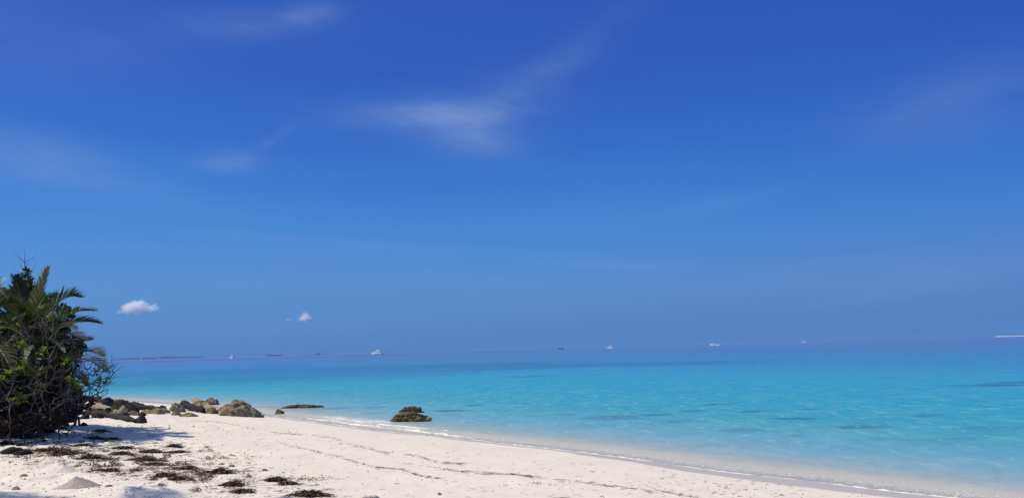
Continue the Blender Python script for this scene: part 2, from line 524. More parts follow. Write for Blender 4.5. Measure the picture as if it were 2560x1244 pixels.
# foam: thin line at the edge everywhere, breaking further out by the rocks
nz = fbm(X * 0.8, Y * 0.8, 3, 71)
foam = np.clip(1 - np.abs(o_ - 0.05 - 0.25 * nz) / 0.16, 0, 1) * 0.5
brk = np.exp(-((X + 5.0) / 4.2) ** 2) * np.exp(-((o_ - 1.1 - 0.5 * nz) / 1.2) ** 2)
foam = np.maximum(foam, brk * (0.58 + 0.7 * nz))
lace_ = np.clip((2.6 - o_) / 2.6, 0, 1) * np.clip((o_ + 0.2) / 0.4, 0, 1) * 0.47
foam = np.maximum(foam, lace_)
foam[Y > 36] *= 0.3
sea = mesh_obj('sea', v, f, m_sea, attrs={'offshore': o_, 'reef': np.clip(reef, 0, 1), 'foam': np.clip(foam, 0, 1)})
tag(sea, 'clear turquoise sea deepening to blue at the horizon', kind='structure')
#@@NEXT

# ------------------------------------------------------------------ foam bead and breaking wavelets at the water's edge
m_foam, g, out = mat('sea_foam')
pos = g.n('ShaderNodeNewGeometry').outputs['Position']
principled(g, out, (0.76, 0.75, 0.72), 0.7, bump(g, g.noise(pos, 40.0, 3.0, 0.7), 0.6, 0.02), 0.3)
from mathutils import noise as mn


def shore_path(step=0.05):
    pts = []
    for a, b in zip(SHORE[3:20], SHORE[4:21]):
        n = max(2, int(np.hypot(*(b - a)) / step))
        for k in range(n):
            pts.append(a + (b - a) * k / n)
    P = np.array(pts)
    k = 41
    pad = np.pad(P, ((k // 2, k // 2), (0, 0)), mode='edge')
    P = np.stack([np.convolve(pad[:, i], np.ones(k) / k, 'valid') for i in (0, 1)], 1)
    T = np.gradient(P, axis=0)
    T /= np.linalg.norm(T, axis=1)[:, None]
    return P, np.stack([T[:, 1], -T[:, 0]], 1)      # points and seaward normals


SP, SN = shore_path()
arc = np.concatenate([[0], np.cumsum(np.linalg.norm(np.diff(SP, axis=0), axis=1))])


def foam_ridge(name, i0, i1, off_f, width_f, height_f, seed, label):
    vs, fs = [], []
    K = 9
    for i in range(i0, i1):
        o = off_f(i); w = width_f(i); h = height_f(i)
        for k in range(K):
            u = k / (K - 1)
            q = SP[i] + SN[i] * (o + (u - 0.5) * w)
            lump = 0.6 + 0.9 * mn.noise((arc[i] * 6, u * 3, seed)) + 0.5 * mn.noise((arc[i] * 17, u * 6, seed + 5))
            z = h * max(0.0, math.sin(math.pi * u)) ** 0.7 * max(lump, 0.05)
            base = max(gz_fast[i](o + (u - 0.5) * w), 0.0)
            vs.append((q[0], q[1], base + z - 0.004))
    n = i1 - i0
    for i in range(n - 1):
        for k in range(K - 1):
            a = i * K + k
            fs.append((a, a + 1, a + K + 1, a + K))
    return tag(mesh_obj(name, vs, fs, m_foam), label, kind='stuff')


def _profile(i):
    # ground height across the shore at path point i
    xs = np.linspace(-1.0, 2.2, 17)
    z = ground_z(SP[i, 0] + SN[i, 0] * xs, SP[i, 1] + SN[i, 1] * xs)
    return lambda o: float(np.interp(o, xs, z))


gz_fast = {}
_i0 = int(np.argmin(np.hypot(SP[:, 0] - 8.6, SP[:, 1] - 10.3)))
_i1 = int(np.argmin(np.hypot(SP[:, 0] + 10.0, SP[:, 1] - 32.6)))
for i in range(_i0, _i1):
    gz_fast[i] = _profile(i)
n1d = lambda i, f, s: mn.noise((arc[i] * f, s, 0.37))
foam_ridge('foam_line', _i0, _i1, lambda i: -0.06 + 0.22 * n1d(i, 0.5, 1) + 0.07 * n1d(i, 2.1, 2), lambda i: max(0.02, 0.065 + 0.05 * n1d(i, 0.9, 3) + 0.06 * n1d(i, 4, 9)),
           lambda i: max(0.003, 0.015 + 0.014 * n1d(i, 1.3, 4) + 0.010 * n1d(i, 5, 14)), 3.1, 'thin white foam line where the sea meets the sand')
_b0 = int(np.argmin(np.hypot(SP[:, 0] + 1.2, SP[:, 1] - 22.0)))
_b1 = int(np.argmin(np.hypot(SP[:, 0] + 8.6, SP[:, 1] - 30.9)))
bump01 = lambda i, a, b: math.sin(math.pi * min(max((i - a) / (b - a), 0), 1))
foam_ridge('breaking_wave', _b0, _b1, lambda i: 0.55 + 0.35 * n1d(i, 0.35, 11), lambda i: (0.06 + 0.20 * bump01(i, _b0, _b1)) * max(0.02, 0.55 + 1.3 * n1d(i, 1.5, 12) + .8 * n1d(i, 4.5, 17)),
           lambda i: (0.012 + 0.060 * bump01(i, _b0, _b1)) * max(0.0, 0.6 + 1.1 * n1d(i, 0.8, 13) + .8 * n1d(i, 5.1, 18)), 8.2, 'small white wave breaking by the wet rocks')
foam_ridge('breaking_wave', _b0 + 30, _b1 - 20, lambda i: 1.25 + 0.4 * n1d(i, 0.4, 21), lambda i: (0.05 + 0.16 * bump01(i, _b0, _b1)) * max(0.05, 0.4 + 1.5 * n1d(i, 1.1, 22)),
           lambda i: (0.01 + 0.05 * bump01(i, _b0, _b1)) * max(0.0, 0.35 + 1.3 * n1d(i, 0.9, 23)), 12.2, 'second broken line of white water behind the first wave')

# ------------------------------------------------------------------ air
m_haze, g, out = mat('sea_haze')
pv = g.n('ShaderNodeVolumePrincipled', {}, Density=2.4e-4, Anisotropy=0.0)
g.set(pv.inputs['Color'], (0.175, 0.37, 0.66))
g.nt.links.new(pv.outputs[0], out.inputs['Volume'])
mb = MB()
mb.box((0, 0, 18), (19000, 19000, 48))
hz = mb.build('haze', m_haze)
tag(hz, 'pale blue haze over the sea towards the horizon', kind='stuff')

# ------------------------------------------------------------------ far islands
def simple(name, color, rough=0.8, spec=0.3, var=0.0, scale=5.0, bstr=0.0):
    m, g, out = mat(name)
    c = color
    nb = None
    if var or bstr:
        pos = g.n('ShaderNodeTexCoord').outputs['Object']
        n = g.noise(pos, scale, 4.0, 0.6)
        c = g.mix(n, tuple(x * (1 - var) for x in color), tuple(min(1, x * (1 + var)) for x in color))
        if bstr:
            nb = bump(g, n, bstr, 0.05)
    principled(g, out, c, rough, nb, spec)
    return m


m_forest = simple('island_forest', (0.035, 0.06, 0.02), 0.9, 0.1, 0.5, 0.08)
m_land = simple('island_shore', (0.10, 0.11, 0.07), 0.9, 0.1, 0.2, 0.05)
m_white = simple('white_gelcoat', (0.86, 0.86, 0.85), 0.35, 0.5, 0.05, 0.6)
m_dark = simple('dark_window', (0.02, 0.025, 0.03), 0.15, 0.5, 0.1, 1.0)
m_navy = simple('dark_hull_paint', (0.03, 0.04, 0.07), 0.5, 0.4, 0.3, 0.4)
m_rust = simple('red_hull_paint', (0.25, 0.07, 0.05), 0.7, 0.2, 0.3, 0.5)
m_wall = simple('white_wall', (0.75, 0.74, 0.70), 0.9, 0.1, 0.08, 0.5)
m_roof = simple('palm_thatch', (0.22, 0.15, 0.09), 0.95, 0.05, 0.3, 2.0)
ICO = None


def ico(sub):
    import bmesh
    bm = bmesh.new()
    bmesh.ops.create_icosphere(bm, subdivisions=sub, radius=1.0)
    v = np.array([x.co[:] for x in bm.verts]); f = np.array([[x.index for x in p.verts] for p in bm.faces])
    bm.free()
    return v, f


ICO1 = ico(1)
ICO2 = ico(2)


def island(px0, px1, D, hmax, label, seed, n):
    py = lambda px: 891 - 0.0272 * (px - 560)
    a = at_y(px0, py(px0), D); b = at_y(px1, py(px1), D)
    c = (a + b) / 2
    L = (b - a).length
    r = np.random.default_rng(seed)
    th = np.linspace(0, 2 * math.pi, 64, endpoint=False)
    vs, fs = [(0, 0, 2.0)], []
    for rr, z in ((0.75, 1.9), (0.95, 1.2), (1.0, -0.5)):
        for t in th:
            w = rr * (1 + 0.06 * math.sin(3 * t + seed) + 0.04 * math.sin(7 * t))
            vs.append((math.cos(t) * L / 2 * w, math.sin(t) * L / 5 * w, z))
    for k in range(64):
        k2 = (k + 1) % 64
        fs.append((0, 1 + k, 1 + k2))
        for q in (0, 64):
            fs.append((1 + q + k, 65 + q + k, 65 + q + k2, 1 + q + k2))
    o = mesh_obj('island', vs, fs, m_land)
    o.location = (c.x, c.y, 0)
    tag(o, label, kind='structure')
    V, Fc = [], []
    k = 0
    for i in range(n):
        t = r.uniform(0, 2 * math.pi); q = math.sqrt(r.uniform(0, 1)) * 0.93
        x = math.cos(t) * L / 2 * q; y = math.sin(t) * L / 5 * q
        env = 0.55 + 0.45 * vnoise(np.array([x / L * 9]), np.array([seed * 1.7]), seed)[0]
        h = hmax * env * (1 - 0.55 * q ** 3) * r.uniform(0.7, 1.05)
        rad = r.uniform(0.3, 0.55) * h
        v = ICO1[0] * (1 + 0.25 * r.standard_normal((len(ICO1[0]), 1)))
        v = v * np.array([rad * 1.5, rad * 1.3, rad * 0.8]) + np.array([x, y, h - rad * 0.7])
        V.append(v); Fc.append(ICO1[1] + k); k += len(v)
        V.append(np.array([(x - rad * .9, y - rad * .9, 1), (x + rad * .9, y - rad * .9, 1), (x + rad * .9, y + rad * .9, 1), (x - rad * .9, y + rad * .9, 1), (x, y, h)]))
        Fc.append(np.array([(0, 1, 4), (1, 2, 4), (2, 3, 4), (3, 0, 4)]) + k); k += 5
    fo = mesh_obj('forest', np.concatenate(V), np.concatenate(Fc), m_forest, o, smooth=False)
    tag(fo, kind='stuff')
    return o, c, L


isl, ic, iL = island(268, 514, 3700, 12.0, 'long low wooded island on the horizon at the left', 5, 420)
island(738, 850, 4600, 6.0, 'faint low strip of island right of the cargo ship', 8, 160)
island(962, 993, 4800, 6.0, 'short dark islet just right of the large white yacht', 11, 60)


def hut(px, D, w, h, label):
    p = at_y(px, 891 - 0.0272 * (px - 560), D)
    e = empty('beach_house', (p.x, p.y, 0.8), label, 'house')
    mb = MB(); mb.box((0, 0, h / 2), (w, w * .7, h)); mb.build('wall', m_wall, e)
    mb = MB()
    a, b = w * .6, w * .45
    mb.add([(-a, -b, h), (a, -b, h), (a, b, h), (-a, b, h), (-a, 0, h * 1.5), (a, 0, h * 1.5)], [(0, 1, 5, 4), (2, 3, 4, 5), (0, 4, 3), (1, 2, 5), (3, 2, 1, 0)])
    mb.build('roof', m_wall, e)
    mb = MB(); mb.box((0, -w * .35 - .03, h * .4), (w * .2, .06, h * .7)); mb.build('door', m_dark, e)


hut(352, 3610, 6, 4, 'small white house at the middle of the wooded island')
hut(275, 3640, 8, 4, 'low white building at the left end of the wooded island')
hut(394, 3610, 4.5, 3.5, 'second white house on the island, right of the first')

# ------------------------------------------------------------------ boats
def hull(L, B, H, sheer=0.25, bow=1, draft=0.4, n=14, flat_stern=True):
    """lofted boat hull along x, bow towards bow*x; returns verts, faces, deck height function"""
    vs, fs = [], []
    zs = [-draft, 0.0, H * 0.55, H]
    fl = [0.55, 0.82, 0.95, 1.0]
    for i in range(n):
        t = i / (n - 1)                                  # 0 stern, 1 bow
        hb = B / 2 * (1 - max(0, (t - 0.45) / 0.55) ** 2.2) * (0.86 + 0.14 * min(1, t / 0.3))
        top = H * (1 + sheer * max(0, (t - 0.4) / 0.6) ** 1.8)
        for side in (-1, 1):
            for z, q in zip(zs, fl):
                zz = z if z <= 0 else z / H * top
                rake = L * 0.10 * max(0, (t - 0.6) / 0.4) * (zz / top) if zz > 0 else 0
                vs.append((bow * ((t - 0.5) * L * 0.92 + rake), side * max(hb * q, 0.02), zz))
    K = 8
    for i in range(n - 1):
        a, b = i * K, (i + 1) * K
        for k in range(3):
            fs.append((a + k, b + k, b + k + 1, a + k + 1))
            fs.append((a + 4 + k, a + 5 + k, b + 5 + k, b + 4 + k))
        fs.append((a + 3, b + 3, b + 7, a + 7))
        fs.append((a + 4, b + 4, b, a))
    fs.append((0, 1, 2, 3, 7, 6, 5, 4))
    e = (n - 1) * K
    fs.append((e + 4, e + 5, e + 6, e + 7, e + 3, e + 2, e + 1, e))
    return vs, fs


def prism(profile, hw, taper=1.0):
    """side outline in x,z pushed out to both sides"""
    n = len(profile)
    vs = [(x, -hw, z) for x, z in profile] + [(x, hw, z) for x, z in profile]
    fs = [tuple(range(n)), tuple(range(2 * n - 1, n - 1, -1))]
    for i in range(n):
        j = (i + 1) % n
        fs.append((i, i + n, j + n, j))
    return vs, fs


def part(name, shape, material, parent):
    mb = MB()
    for s_ in (shape if isinstance(shape, list) else [shape]):
        mb.add(*s_)
    o = mb.build(name, material, parent)
    return o


def boxs(c, s):
    mb = MB(); mb.box(c, s)
    return (mb.v, mb.f)


def tubes(pts, r, k=6):
    mb = MB(); mb.tube(pts, r, k)
    return (mb.v, mb.f)


def sea_spot(px, D):
    p = at_y(px, 891 - 0.0272 * (px - 560), D)
    return (p.x, p.y, 0)


def px_m(D):
    return D / F


# large white motor yacht, bow to the left
D = 1050; u = px_m(D)
y = empty('motor_yacht', sea_spot(943, D), 'large white motor yacht with stacked decks, biggest boat on the horizon', 'yacht', rz=math.radians(-40))
y.scale = (1.28, 1.28, .92)
L = 32 * u
part('hull', hull(L, L * .24, 4.2 * u, .35, -1, 1.0), m_white, y)
part('hull_stripe', boxs((L * .06, 0, 1.3 * u), (L * .62, L * .2 + .4, .5 * u)), m_dark, y)
part('main_deck', prism([(-5 * u, 4.4 * u), (-3.4 * u, 6.2 * u), (9.5 * u, 6.2 * u), (9.5 * u, 4.4 * u)], 2.7 * u), m_white, y)
for k in range(5):
    for sd in (-1, 1):
        part('window', boxs((-2.0 * u + k * 2.3 * u, sd * 2.72 * u, 5.4 * u), (1.7 * u, .06 * u, .8 * u)), m_dark, y)
part('boat_deck', prism([(-6.5 * u, 6.3 * u), (-6 * u, 7.0 * u), (14.2 * u, 7.0 * u), (14.6 * u, 6.4 * u)], 3.2 * u), m_white, y)
part('bridge', prism([(-4.6 * u, 7.05 * u), (-2.4 * u, 8.8 * u), (7.5 * u, 8.8 * u), (7.5 * u, 7.05 * u)], 2.3 * u), m_white, y)
part('windscreen', prism([(-4.45 * u, 7.5 * u), (-3.0 * u, 8.6 * u), (6.8 * u, 8.6 * u), (6.8 * u, 7.5 * u)], 2.34 * u), m_dark, y)
part('sun_deck', prism([(-4.4 * u, 8.85 * u), (-3.2 * u, 10.0 * u), (12 * u, 9.7 * u), (12.4 * u, 8.9 * u)], 2.8 * u), m_white, y)
part('hardtop', prism([(-1.8 * u, 10.9 * u), (-.6 * u, 11.7 * u), (7.4 * u, 11.3 * u), (7.4 * u, 10.9 * u)], 2.0 * u), m_white, y)
for x in (-.8, 6.8):
    for sd in (-1, 1):
        part('hardtop_post', boxs((x * u, sd * 1.6 * u, 10.4 * u), (.35 * u, .2 * u, 1.5 * u)), m_white, y)
part('radar_mast', prism([(1.6 * u, 11.6 * u), (2.6 * u, 13.6 * u), (3.4 * u, 13.6 * u), (4.4 * u, 11.6 * u)], .5 * u), m_white, y)
part('stern_cockpit_shade', boxs((11.8 * u, 0, 3.2 * u), (3.6 * u, 4.2 * u, 2.6 * u)), m_dark, y)  # dark box standing in for the shade of the open stern


def motorboat(name, px, D, Lpx, Hpx, bow, label, hullm, cabm, rz=0.0, cat='boat', flybridge=False, cab=(-.18, .26, .42)):
    u = px_m(D); L = Lpx * u * 1.25; H = Hpx * u
    rz = rz or -.75
    e = empty(name, sea_spot(px, D), label, cat, rz=rz)
    part('hull', hull(L, L * .3, H * .45, .3, bow, .4), hullm, e)
    x0, x1, hh = cab[0] * L * bow, cab[1] * L * bow, H * .45
    top = H * (.82 if flybridge else 1.0)
    part('cabin', prism([(x0, hh * .9), (x0, top), (x1 * .55, top), (x1, hh * 1.05)], L * .1), cabm, e)
    part('windscreen', prism([(x0 * .8, hh * 1.15), (x0 * .8, top * .92), (x1 * .5, top * .92), (x1 * .85, hh * 1.2)], L * .103), m_dark, e)
    if flybridge:
        part('flybridge', prism([(x0 * 1.25, top * 1.0), (x0 * 1.25, H), (x1 * .4, H), (x1 * .55, top * 1.0)], L * .085), cabm, e)
    part('mast', tubes([(0, 0, top), (0, 0, top + H * .45)], .05 * H), cabm, e)
    return e


motorboat('motorboat', 580, 1000, 14, 8, -1, 'white motorboat with flybridge between the wooded island and the cargo ship', m_white, m_white, -.6, 'boat', True)
D = 3000; u = px_m(D)
e = empty('cargo_ship', sea_spot(685, D), 'long dark cargo ship with a pale bridge at its left end', 'ship', rz=math.radians(3))
part('hull', hull(39 * u, 6 * u, 3.0 * u, .15, 1, 1.5), m_navy, e)
part('bridge', [boxs((-15.5 * u, 0, 4.3 * u), (4.2 * u, 4.4 * u, 2.8 * u)), boxs((-15.8 * u, 0, 6.0 * u), (2.4 * u, 5.0 * u, .9 * u))], m_white, e)
part('funnel', tubes([(-17 * u, 0, 5.5 * u), (-17 * u, 0, 7.4 * u)], .6 * u, 8), m_navy, e)
for k in range(4):
    part('hatch', boxs((-9 * u + k * 6.2 * u, 0, 3.1 * u), (5 * u, 3.6 * u, .7 * u)), m_navy, e)
part('foremast', tubes([(17 * u, 0, 3 * u), (17 * u, 0, 5 * u)], .25 * u, 6), m_navy, e)
motorboat('fishing_boat', 796, 2200, 12, 4.5, 1, 'small black low boat in front of the faint island strip', m_navy, m_navy)
motorboat('fishing_boat', 1402, 1100, 15, 5.2, -1, 'dark hulled boat with a small white cabin right of the large yacht', m_navy, m_white, cab=(-.06, .3, .42))
e = empty('catamaran', sea_spot(1527, 1050), 'white flat roofed catamaran near the middle of the horizon', 'boat', rz=-.7)
u = px_m(1050) * 1.15
for sd in (-1, 1):
    h_ = hull(14 * u, 1.3 * u, 1.9 * u, .2, -1, .3)
    part('hull', ([(a, b + sd * 2.2 * u, c) for a, b, c in h_[0]], h_[1]), m_white, e)
part('bridge_deck', boxs((0, 0, 1.9 * u), (10 * u, 4.2 * u, .7 * u)), m_white, e)
part('cabin', prism([(-4.2 * u, 2.3 * u), (-3 * u, 4.0 * u), (4.0 * u, 4.0 * u), (4.0 * u, 2.3 * u)], 1.9 * u), m_dark, e)
part('roof', prism([(-4.8 * u, 4.0 * u), (-4 * u, 5.2 * u), (6.4 * u, 5.2 * u), (6.6 * u, 4.3 * u)], 2.5 * u), m_white, e)
for x in (-2.5, 5.8):
    for sd in (-1, 1):
        part('roof_post', tubes([(x * u, sd * 2.2 * u, 2.2 * u), (x * u, sd * 2.2 * u, 4.2 * u)], .15 * u, 6), m_white, e)
motorboat('speedboat', 1782, 1100, 11, 5.6, -1, 'white speedboat throwing a little wake behind it', m_white, m_white, cab=(-.2, .3, .42))
motorboat('motorboat', 2010, 1400, 8.5, 4.2, -1, 'tiny pale boat, rightmost of the boats on the horizon', m_white, m_white)


def wake(name, px0, px1, D, hgt, seed, label):
    a = Vector(sea_spot(px0, D)); b = Vector(sea_spot(px1, D))
    n, K = 90, 7
    vs, fs = [], []
    w = 3.0
    for i in range(n):
        t = i / (n - 1)
        p = a.lerp(b, t)
        env = min(1, t / .06) * min(1, (1 - t) / .05) * (1 - .35 * t)
        for k in range(K):
            q = k / (K - 1)
            z = hgt * env * math.sin(math.pi * q) * (0.75 + .6 * mn.noise((t * 26, q * 3, seed)))
            vs.append((p.x, p.y + (q - .5) * w * (1 + env), max(z, 0) - .02))
    for i in range(n - 1):
        for k in range(K - 1):
            q = i * K + k
            fs.append((q, q + 1, q + K + 1, q + K))
    return tag(mesh_obj(name, vs, fs, m_foam), label, kind='stuff')


wake('boat_wake', 1788, 1800, 1100, .9, 4, 'short white wake behind the white speedboat')
wake('white_water', 2487, 2566, 1700, 2.0, 9, 'long thin white streak of breaking water at the right edge')

# ------------------------------------------------------------------ small fair-weather clouds, far beyond the haze
def cumulus(px, py, wpx, hpx, D, lobes, dens, seed, label):
    u = px_m(D)
    c = at_y(px, py, D)
    v = ICO2[0] * np.array([wpx * u * .75, wpx * u * .55, hpx * u * .95])
    m, g, out = mat('cloud_vapour')
    ob = g.n('ShaderNodeTexCoord').outputs['Object']
    q = g.vm('MULTIPLY', ob, (1 / (wpx * u), 1 / (wpx * u), 1 / (hpx * u)))      # -0.5 .. 0.5
    nz = g.n('ShaderNodeTexNoise', {}, Vector=g.vm('ADD', g.vm('MULTIPLY', q, (1, 1, .45)), (seed, seed * 2.3, 0)), Scale=5.0, Detail=5.0, Roughness=0.68)
    nf = g.m('SUBTRACT', nz.outputs[0], 0.5)
    s = g.n('ShaderNodeSeparateXYZ', {}, i0=q)
    tot = None
    for lx, lz, rx, rz_, amp in lobes:
        a = g.m('DIVIDE', g.m('SUBTRACT', s.outputs[0], lx), rx)
        b = g.m('DIVIDE', g.m('SUBTRACT', s.outputs[2], lz), rz_)
        d = g.m('DIVIDE', s.outputs[1], rx)
        k = g.m('ADD', g.m('ADD', g.m('MULTIPLY', a, a), g.m('MULTIPLY', b, b)), g.m('MULTIPLY', d, d))
        e_ = g.m('MULTIPLY', g.m('EXPONENT', g.m('MULTIPLY', k, -1.0)), amp)
        tot = e_ if tot is None else g.m('ADD', tot, e_)
    fld = g.m('SUBTRACT', g.m('ADD', tot, g.m('MULTIPLY', nf, 3.3)), 0.62)
    den = g.m('MULTIPLY', g.m('MAXIMUM', fld, 0.0), dens / (hpx * u))
    pv = g.n('ShaderNodeVolumePrincipled', {}, Density=den, Anisotropy=0.2)
    g.set(pv.inputs['Color'], (0.985, 0.98, 0.99))
    g.nt.links.new(pv.outputs[0], out.inputs['Volume'])
    o = mesh_obj('cloud', v, ICO2[1], m)
    o.location = c
    return tag(o, label, 'cloud', 'small white clouds low in the sky')


cumulus(351, 768, 112, 46, 14000, [(-.25, -.05, .2, .28, 1), (-.02, .12, .18, .34, 1.2), (.26, -.02, .15, .24, 1), (0, -.2, .36, .16, .6)], 7.5, 1.3, 'larger of the two puffy white clouds, above the wooded island')
cumulus(763, 791, 58, 36, 14000, [(0, .05, .26, .3, 1.1), (.1, -.12, .3, .2, .5), (-.25, -.18, .25, .16, .6)], 5, 4.1, 'smaller puffy white cloud above the cargo ship')
cumulus(721, 797, 34, 20, 14000, [(0, 0, .28, .3, 1.0)], 2.5, 7.7, 'faint wisp of cloud left of the smaller puffy cloud')
#@@VEG

# ------------------------------------------------------------------ rocks
def rock_mat(name, light, dark, algae=None):
    m, g, out = mat(name)
    p = g.n('ShaderNodeTexCoord').outputs['Object']
    n1 = g.noise(p, 3.0, 6.0, 0.65)
    n2 = g.noise(p, 14.0, 5.0, 0.7)
    vo = g.n('ShaderNodeTexVoronoi', {'feature': 'F1'}, Vector=g.vm('ADD', p, g.n('ShaderNodeTexNoise', {}, Vector=p, Scale=6.0).outputs[1]), Scale=13.0).outputs[0]
    c = g.ramp(n1, [(0.32, dark), (0.5, tuple((a + b) / 2 for a, b in zip(light, dark))), (0.68, light)])
    c = g.mix(g.maprange(n2, 0.42, 0.58), g.mix(1.0, c, (0.62, 0.58, 0.52), 'MULTIPLY'), c)
    c = g.mix(g.maprange(vo, 0.12, 0.3, 0.55, 0), c, tuple(x * .35 for x in dark))
    if algae:
        c = g.mix(g.maprange(g.noise(p, 2.2, 3.0), 0.5, 0.62, 0, 0.8), c, algae)
    hgt = g.m('ADD', g.m('MULTIPLY', vo, 0.9), g.m('ADD', n2, g.m('MULTIPLY', n1, 0.6)))
    principled(g, out, c, 0.92, bump(g, hgt, 0.9, 0.05), 0.2)
    return m


m_coral = rock_mat('coral_rock', (0.56, 0.48, 0.35), (0.24, 0.19, 0.125))
m_coral_y = rock_mat('coral_rock_algae', (0.52, 0.45, 0.29), (0.22, 0.18, 0.10), (0.42, 0.37, 0.16))
m_wetrock = rock_mat('wet_reef_rock', (0.38, 0.28, 0.16), (0.12, 0.085, 0.055), (0.36, 0.24, 0.09))
m_reefrock = rock_mat('brown_reef_rock', (0.33, 0.25, 0.165), (0.10, 0.072, 0.05))
m_dark_shaded_rock = rock_mat('dark_shaded_rock', (0.085, 0.078, 0.072), (0.03, 0.028, 0.027))  # dark grey with the bush's shade over the spit put in
m_palerock = rock_mat('pale_coral', (0.62, 0.56, 0.46), (0.36, 0.30, 0.22))
ICO3 = ico(3); ICO4 = ico(4); ICO5 = ico(5)


def rock_mesh(sx, sy, sz, seed, rough=0.3, pit=0.08, peak=0.0, src=None, power=0.8, cuts=9):
    """lumpy pitted boulder, base at z=0; peak shifts the summit along x"""
    src = src or ICO5
    V = src[0]
    base = np.empty_like(V)
    off_ = Vector((seed, seed * .7, -seed))
    for i, p in enumerate(V):
        base[i] = p * (1 + mn.fractal(Vector(p) * 1.3 + off_, 1.0, 2.0, 3) * rough)
    rc = np.random.default_rng(int(seed * 10))
    for _ in range(cuts):                   # broken faces
        nn = rc.standard_normal(3); nn[2] = abs(nn[2]) * .8; nn /= np.linalg.norm(nn)
        ex = np.maximum(base @ nn - rc.uniform(.62, .9), 0) * .8
        base -= ex[:, None] * nn
    out_ = np.empty_like(V)
    for i, p in enumerate(V):               # pits, knobs and ledges
        q = Vector(p)
        cl = mn.voronoi(q * 4.0 + Vector((seed, 0, seed)))[0][0]
        c2 = mn.voronoi(q * 8.5 + Vector((0, seed, seed)))[0][0]
        d = -pit * (1 - min(1, cl * 2.2)) - pit * .7 * (1 - min(1, c2 * 2.2)) + pit * 1.1 * mn.noise(q * 5.0 + Vector((seed, 2, 1))) + pit * .8 * mn.noise(q * 11 + Vector((seed, 2, 1)))
        led = .10 * pit * math.sin(base[i][2] * 17 + 3 * mn.noise(q * 2.5))
        out_[i] = base[i] + V[i] * (d + led)
    z = out_[:, 2] * (1.03 - 0.15 * out_[:, 0] ** 2)
    zz = np.sign(z) * np.abs(z) ** power
    x = out_[:, 0] + peak * np.clip(z, 0, 1.4)
    return np.stack([x * sx, out_[:, 1] * sy, zz * sz], 1)


def rock(name, px, py, wpx, hpx, material, label, seed, group=None, peak=0.0, rough=.28, pit=.09, depth=.75, src=None, sea_=False, cat='rock', rz=0.0, tilt=0.0, sink=.12, power=.95, cuts=9):
    p = on_sea(px, py) if sea_ else on_sand(px, py)
    u = Vector((p.x, p.y, p.z - CAM_Z)).length / F
    w = wpx * u / 2; h = hpx * u
    V = rock_mesh(w * 1.12, w * depth * 1.1, h * 1.1, seed, rough, pit, peak, src, power, cuts)
    V[:, 2] -= h * sink
    o = mesh_obj(name, V, (src or ICO5)[1], material)
    o.location = (p.x, p.y + w * depth * .55, gz(p.x, p.y + w * depth * .55) if not sea_ else 0)
    o.rotation_euler = (0, tilt, rz)
    return tag(o, label, cat, group)


ROCKS = 'coral boulders at the water edge'
rock('boulder', 600, 1040, 96, 37, m_coral, 'largest domed tan boulder with pitted top, at the water edge', 3.1, ROCKS, peak=-.18, src=ICO5, pit=.115, rough=.13, power=.85, cuts=3)
rock('boulder', 441, 1029, 38, 21, m_coral, 'rounded pale tan boulder left of the tilted dark slabs', 7.4, ROCKS, pit=.12)
rock('boulder', 525, 1014, 42, 20, m_coral, 'rugged brown boulder standing behind the tilted slabs', 11.7, ROCKS, pit=.16, rough=.35)
rock('boulder', 490, 1020, 60, 21, m_coral_y, 'broad sloping tan rock behind the tilted dark slabs', 15.2, ROCKS, rough=.22, peak=.25)
rock('boulder', 556, 1028, 34, 18, m_coral_y, 'smooth olive rock tucked against left side of the largest boulder', 19.8, ROCKS, rough=.18, peak=.3)
rock('stone', 524, 1033, 36, 14, m_coral_y, 'small knobbly yellowish stone in front of the tilted slabs', 23.5, ROCKS, pit=.18, rough=.4)
rock('stone', 468, 1041, 46, 11, m_coral_y, 'flat yellowish stone lying alone on the sand, larger of the pair', 27.1, ROCKS, depth=.5, rough=.35)
rock('stone', 437, 1037, 22, 8, m_coral_y, 'low flat stone lying left of the larger flat yellowish stone', 31.3, ROCKS, depth=.6)
rock('stone', 698, 1034, 22, 12, m_wetrock, 'lone small dark stone in the wash right of the largest boulder', 35.9, ROCKS, sea_=True, peak=-.2)
rock('reef_rock', 755, 1019, 82, 9, m_reefrock, 'long low brown rock just breaking the water surface', 39.2, ROCKS, sea_=True, depth=.35, rough=.42, pit=.16, sink=.2, power=.8)
rock('reef_rock', 1023, 1053, 84, 21, m_wetrock, 'jagged golden brown rock in the foam, nearer of the pair', 43.6, ROCKS, sea_=True, depth=.4, rough=.45, pit=.2, peak=.12, power=.8, cuts=4)
rock('reef_rock', 1028, 1031, 50, 16, m_reefrock, 'smaller jagged brown rock behind the golden brown one', 47.3, ROCKS, sea_=True, depth=.4, rough=.5, pit=.24, peak=.1, power=.85, cuts=3)
LEFT = 'stones of the rock spit beside the bush'
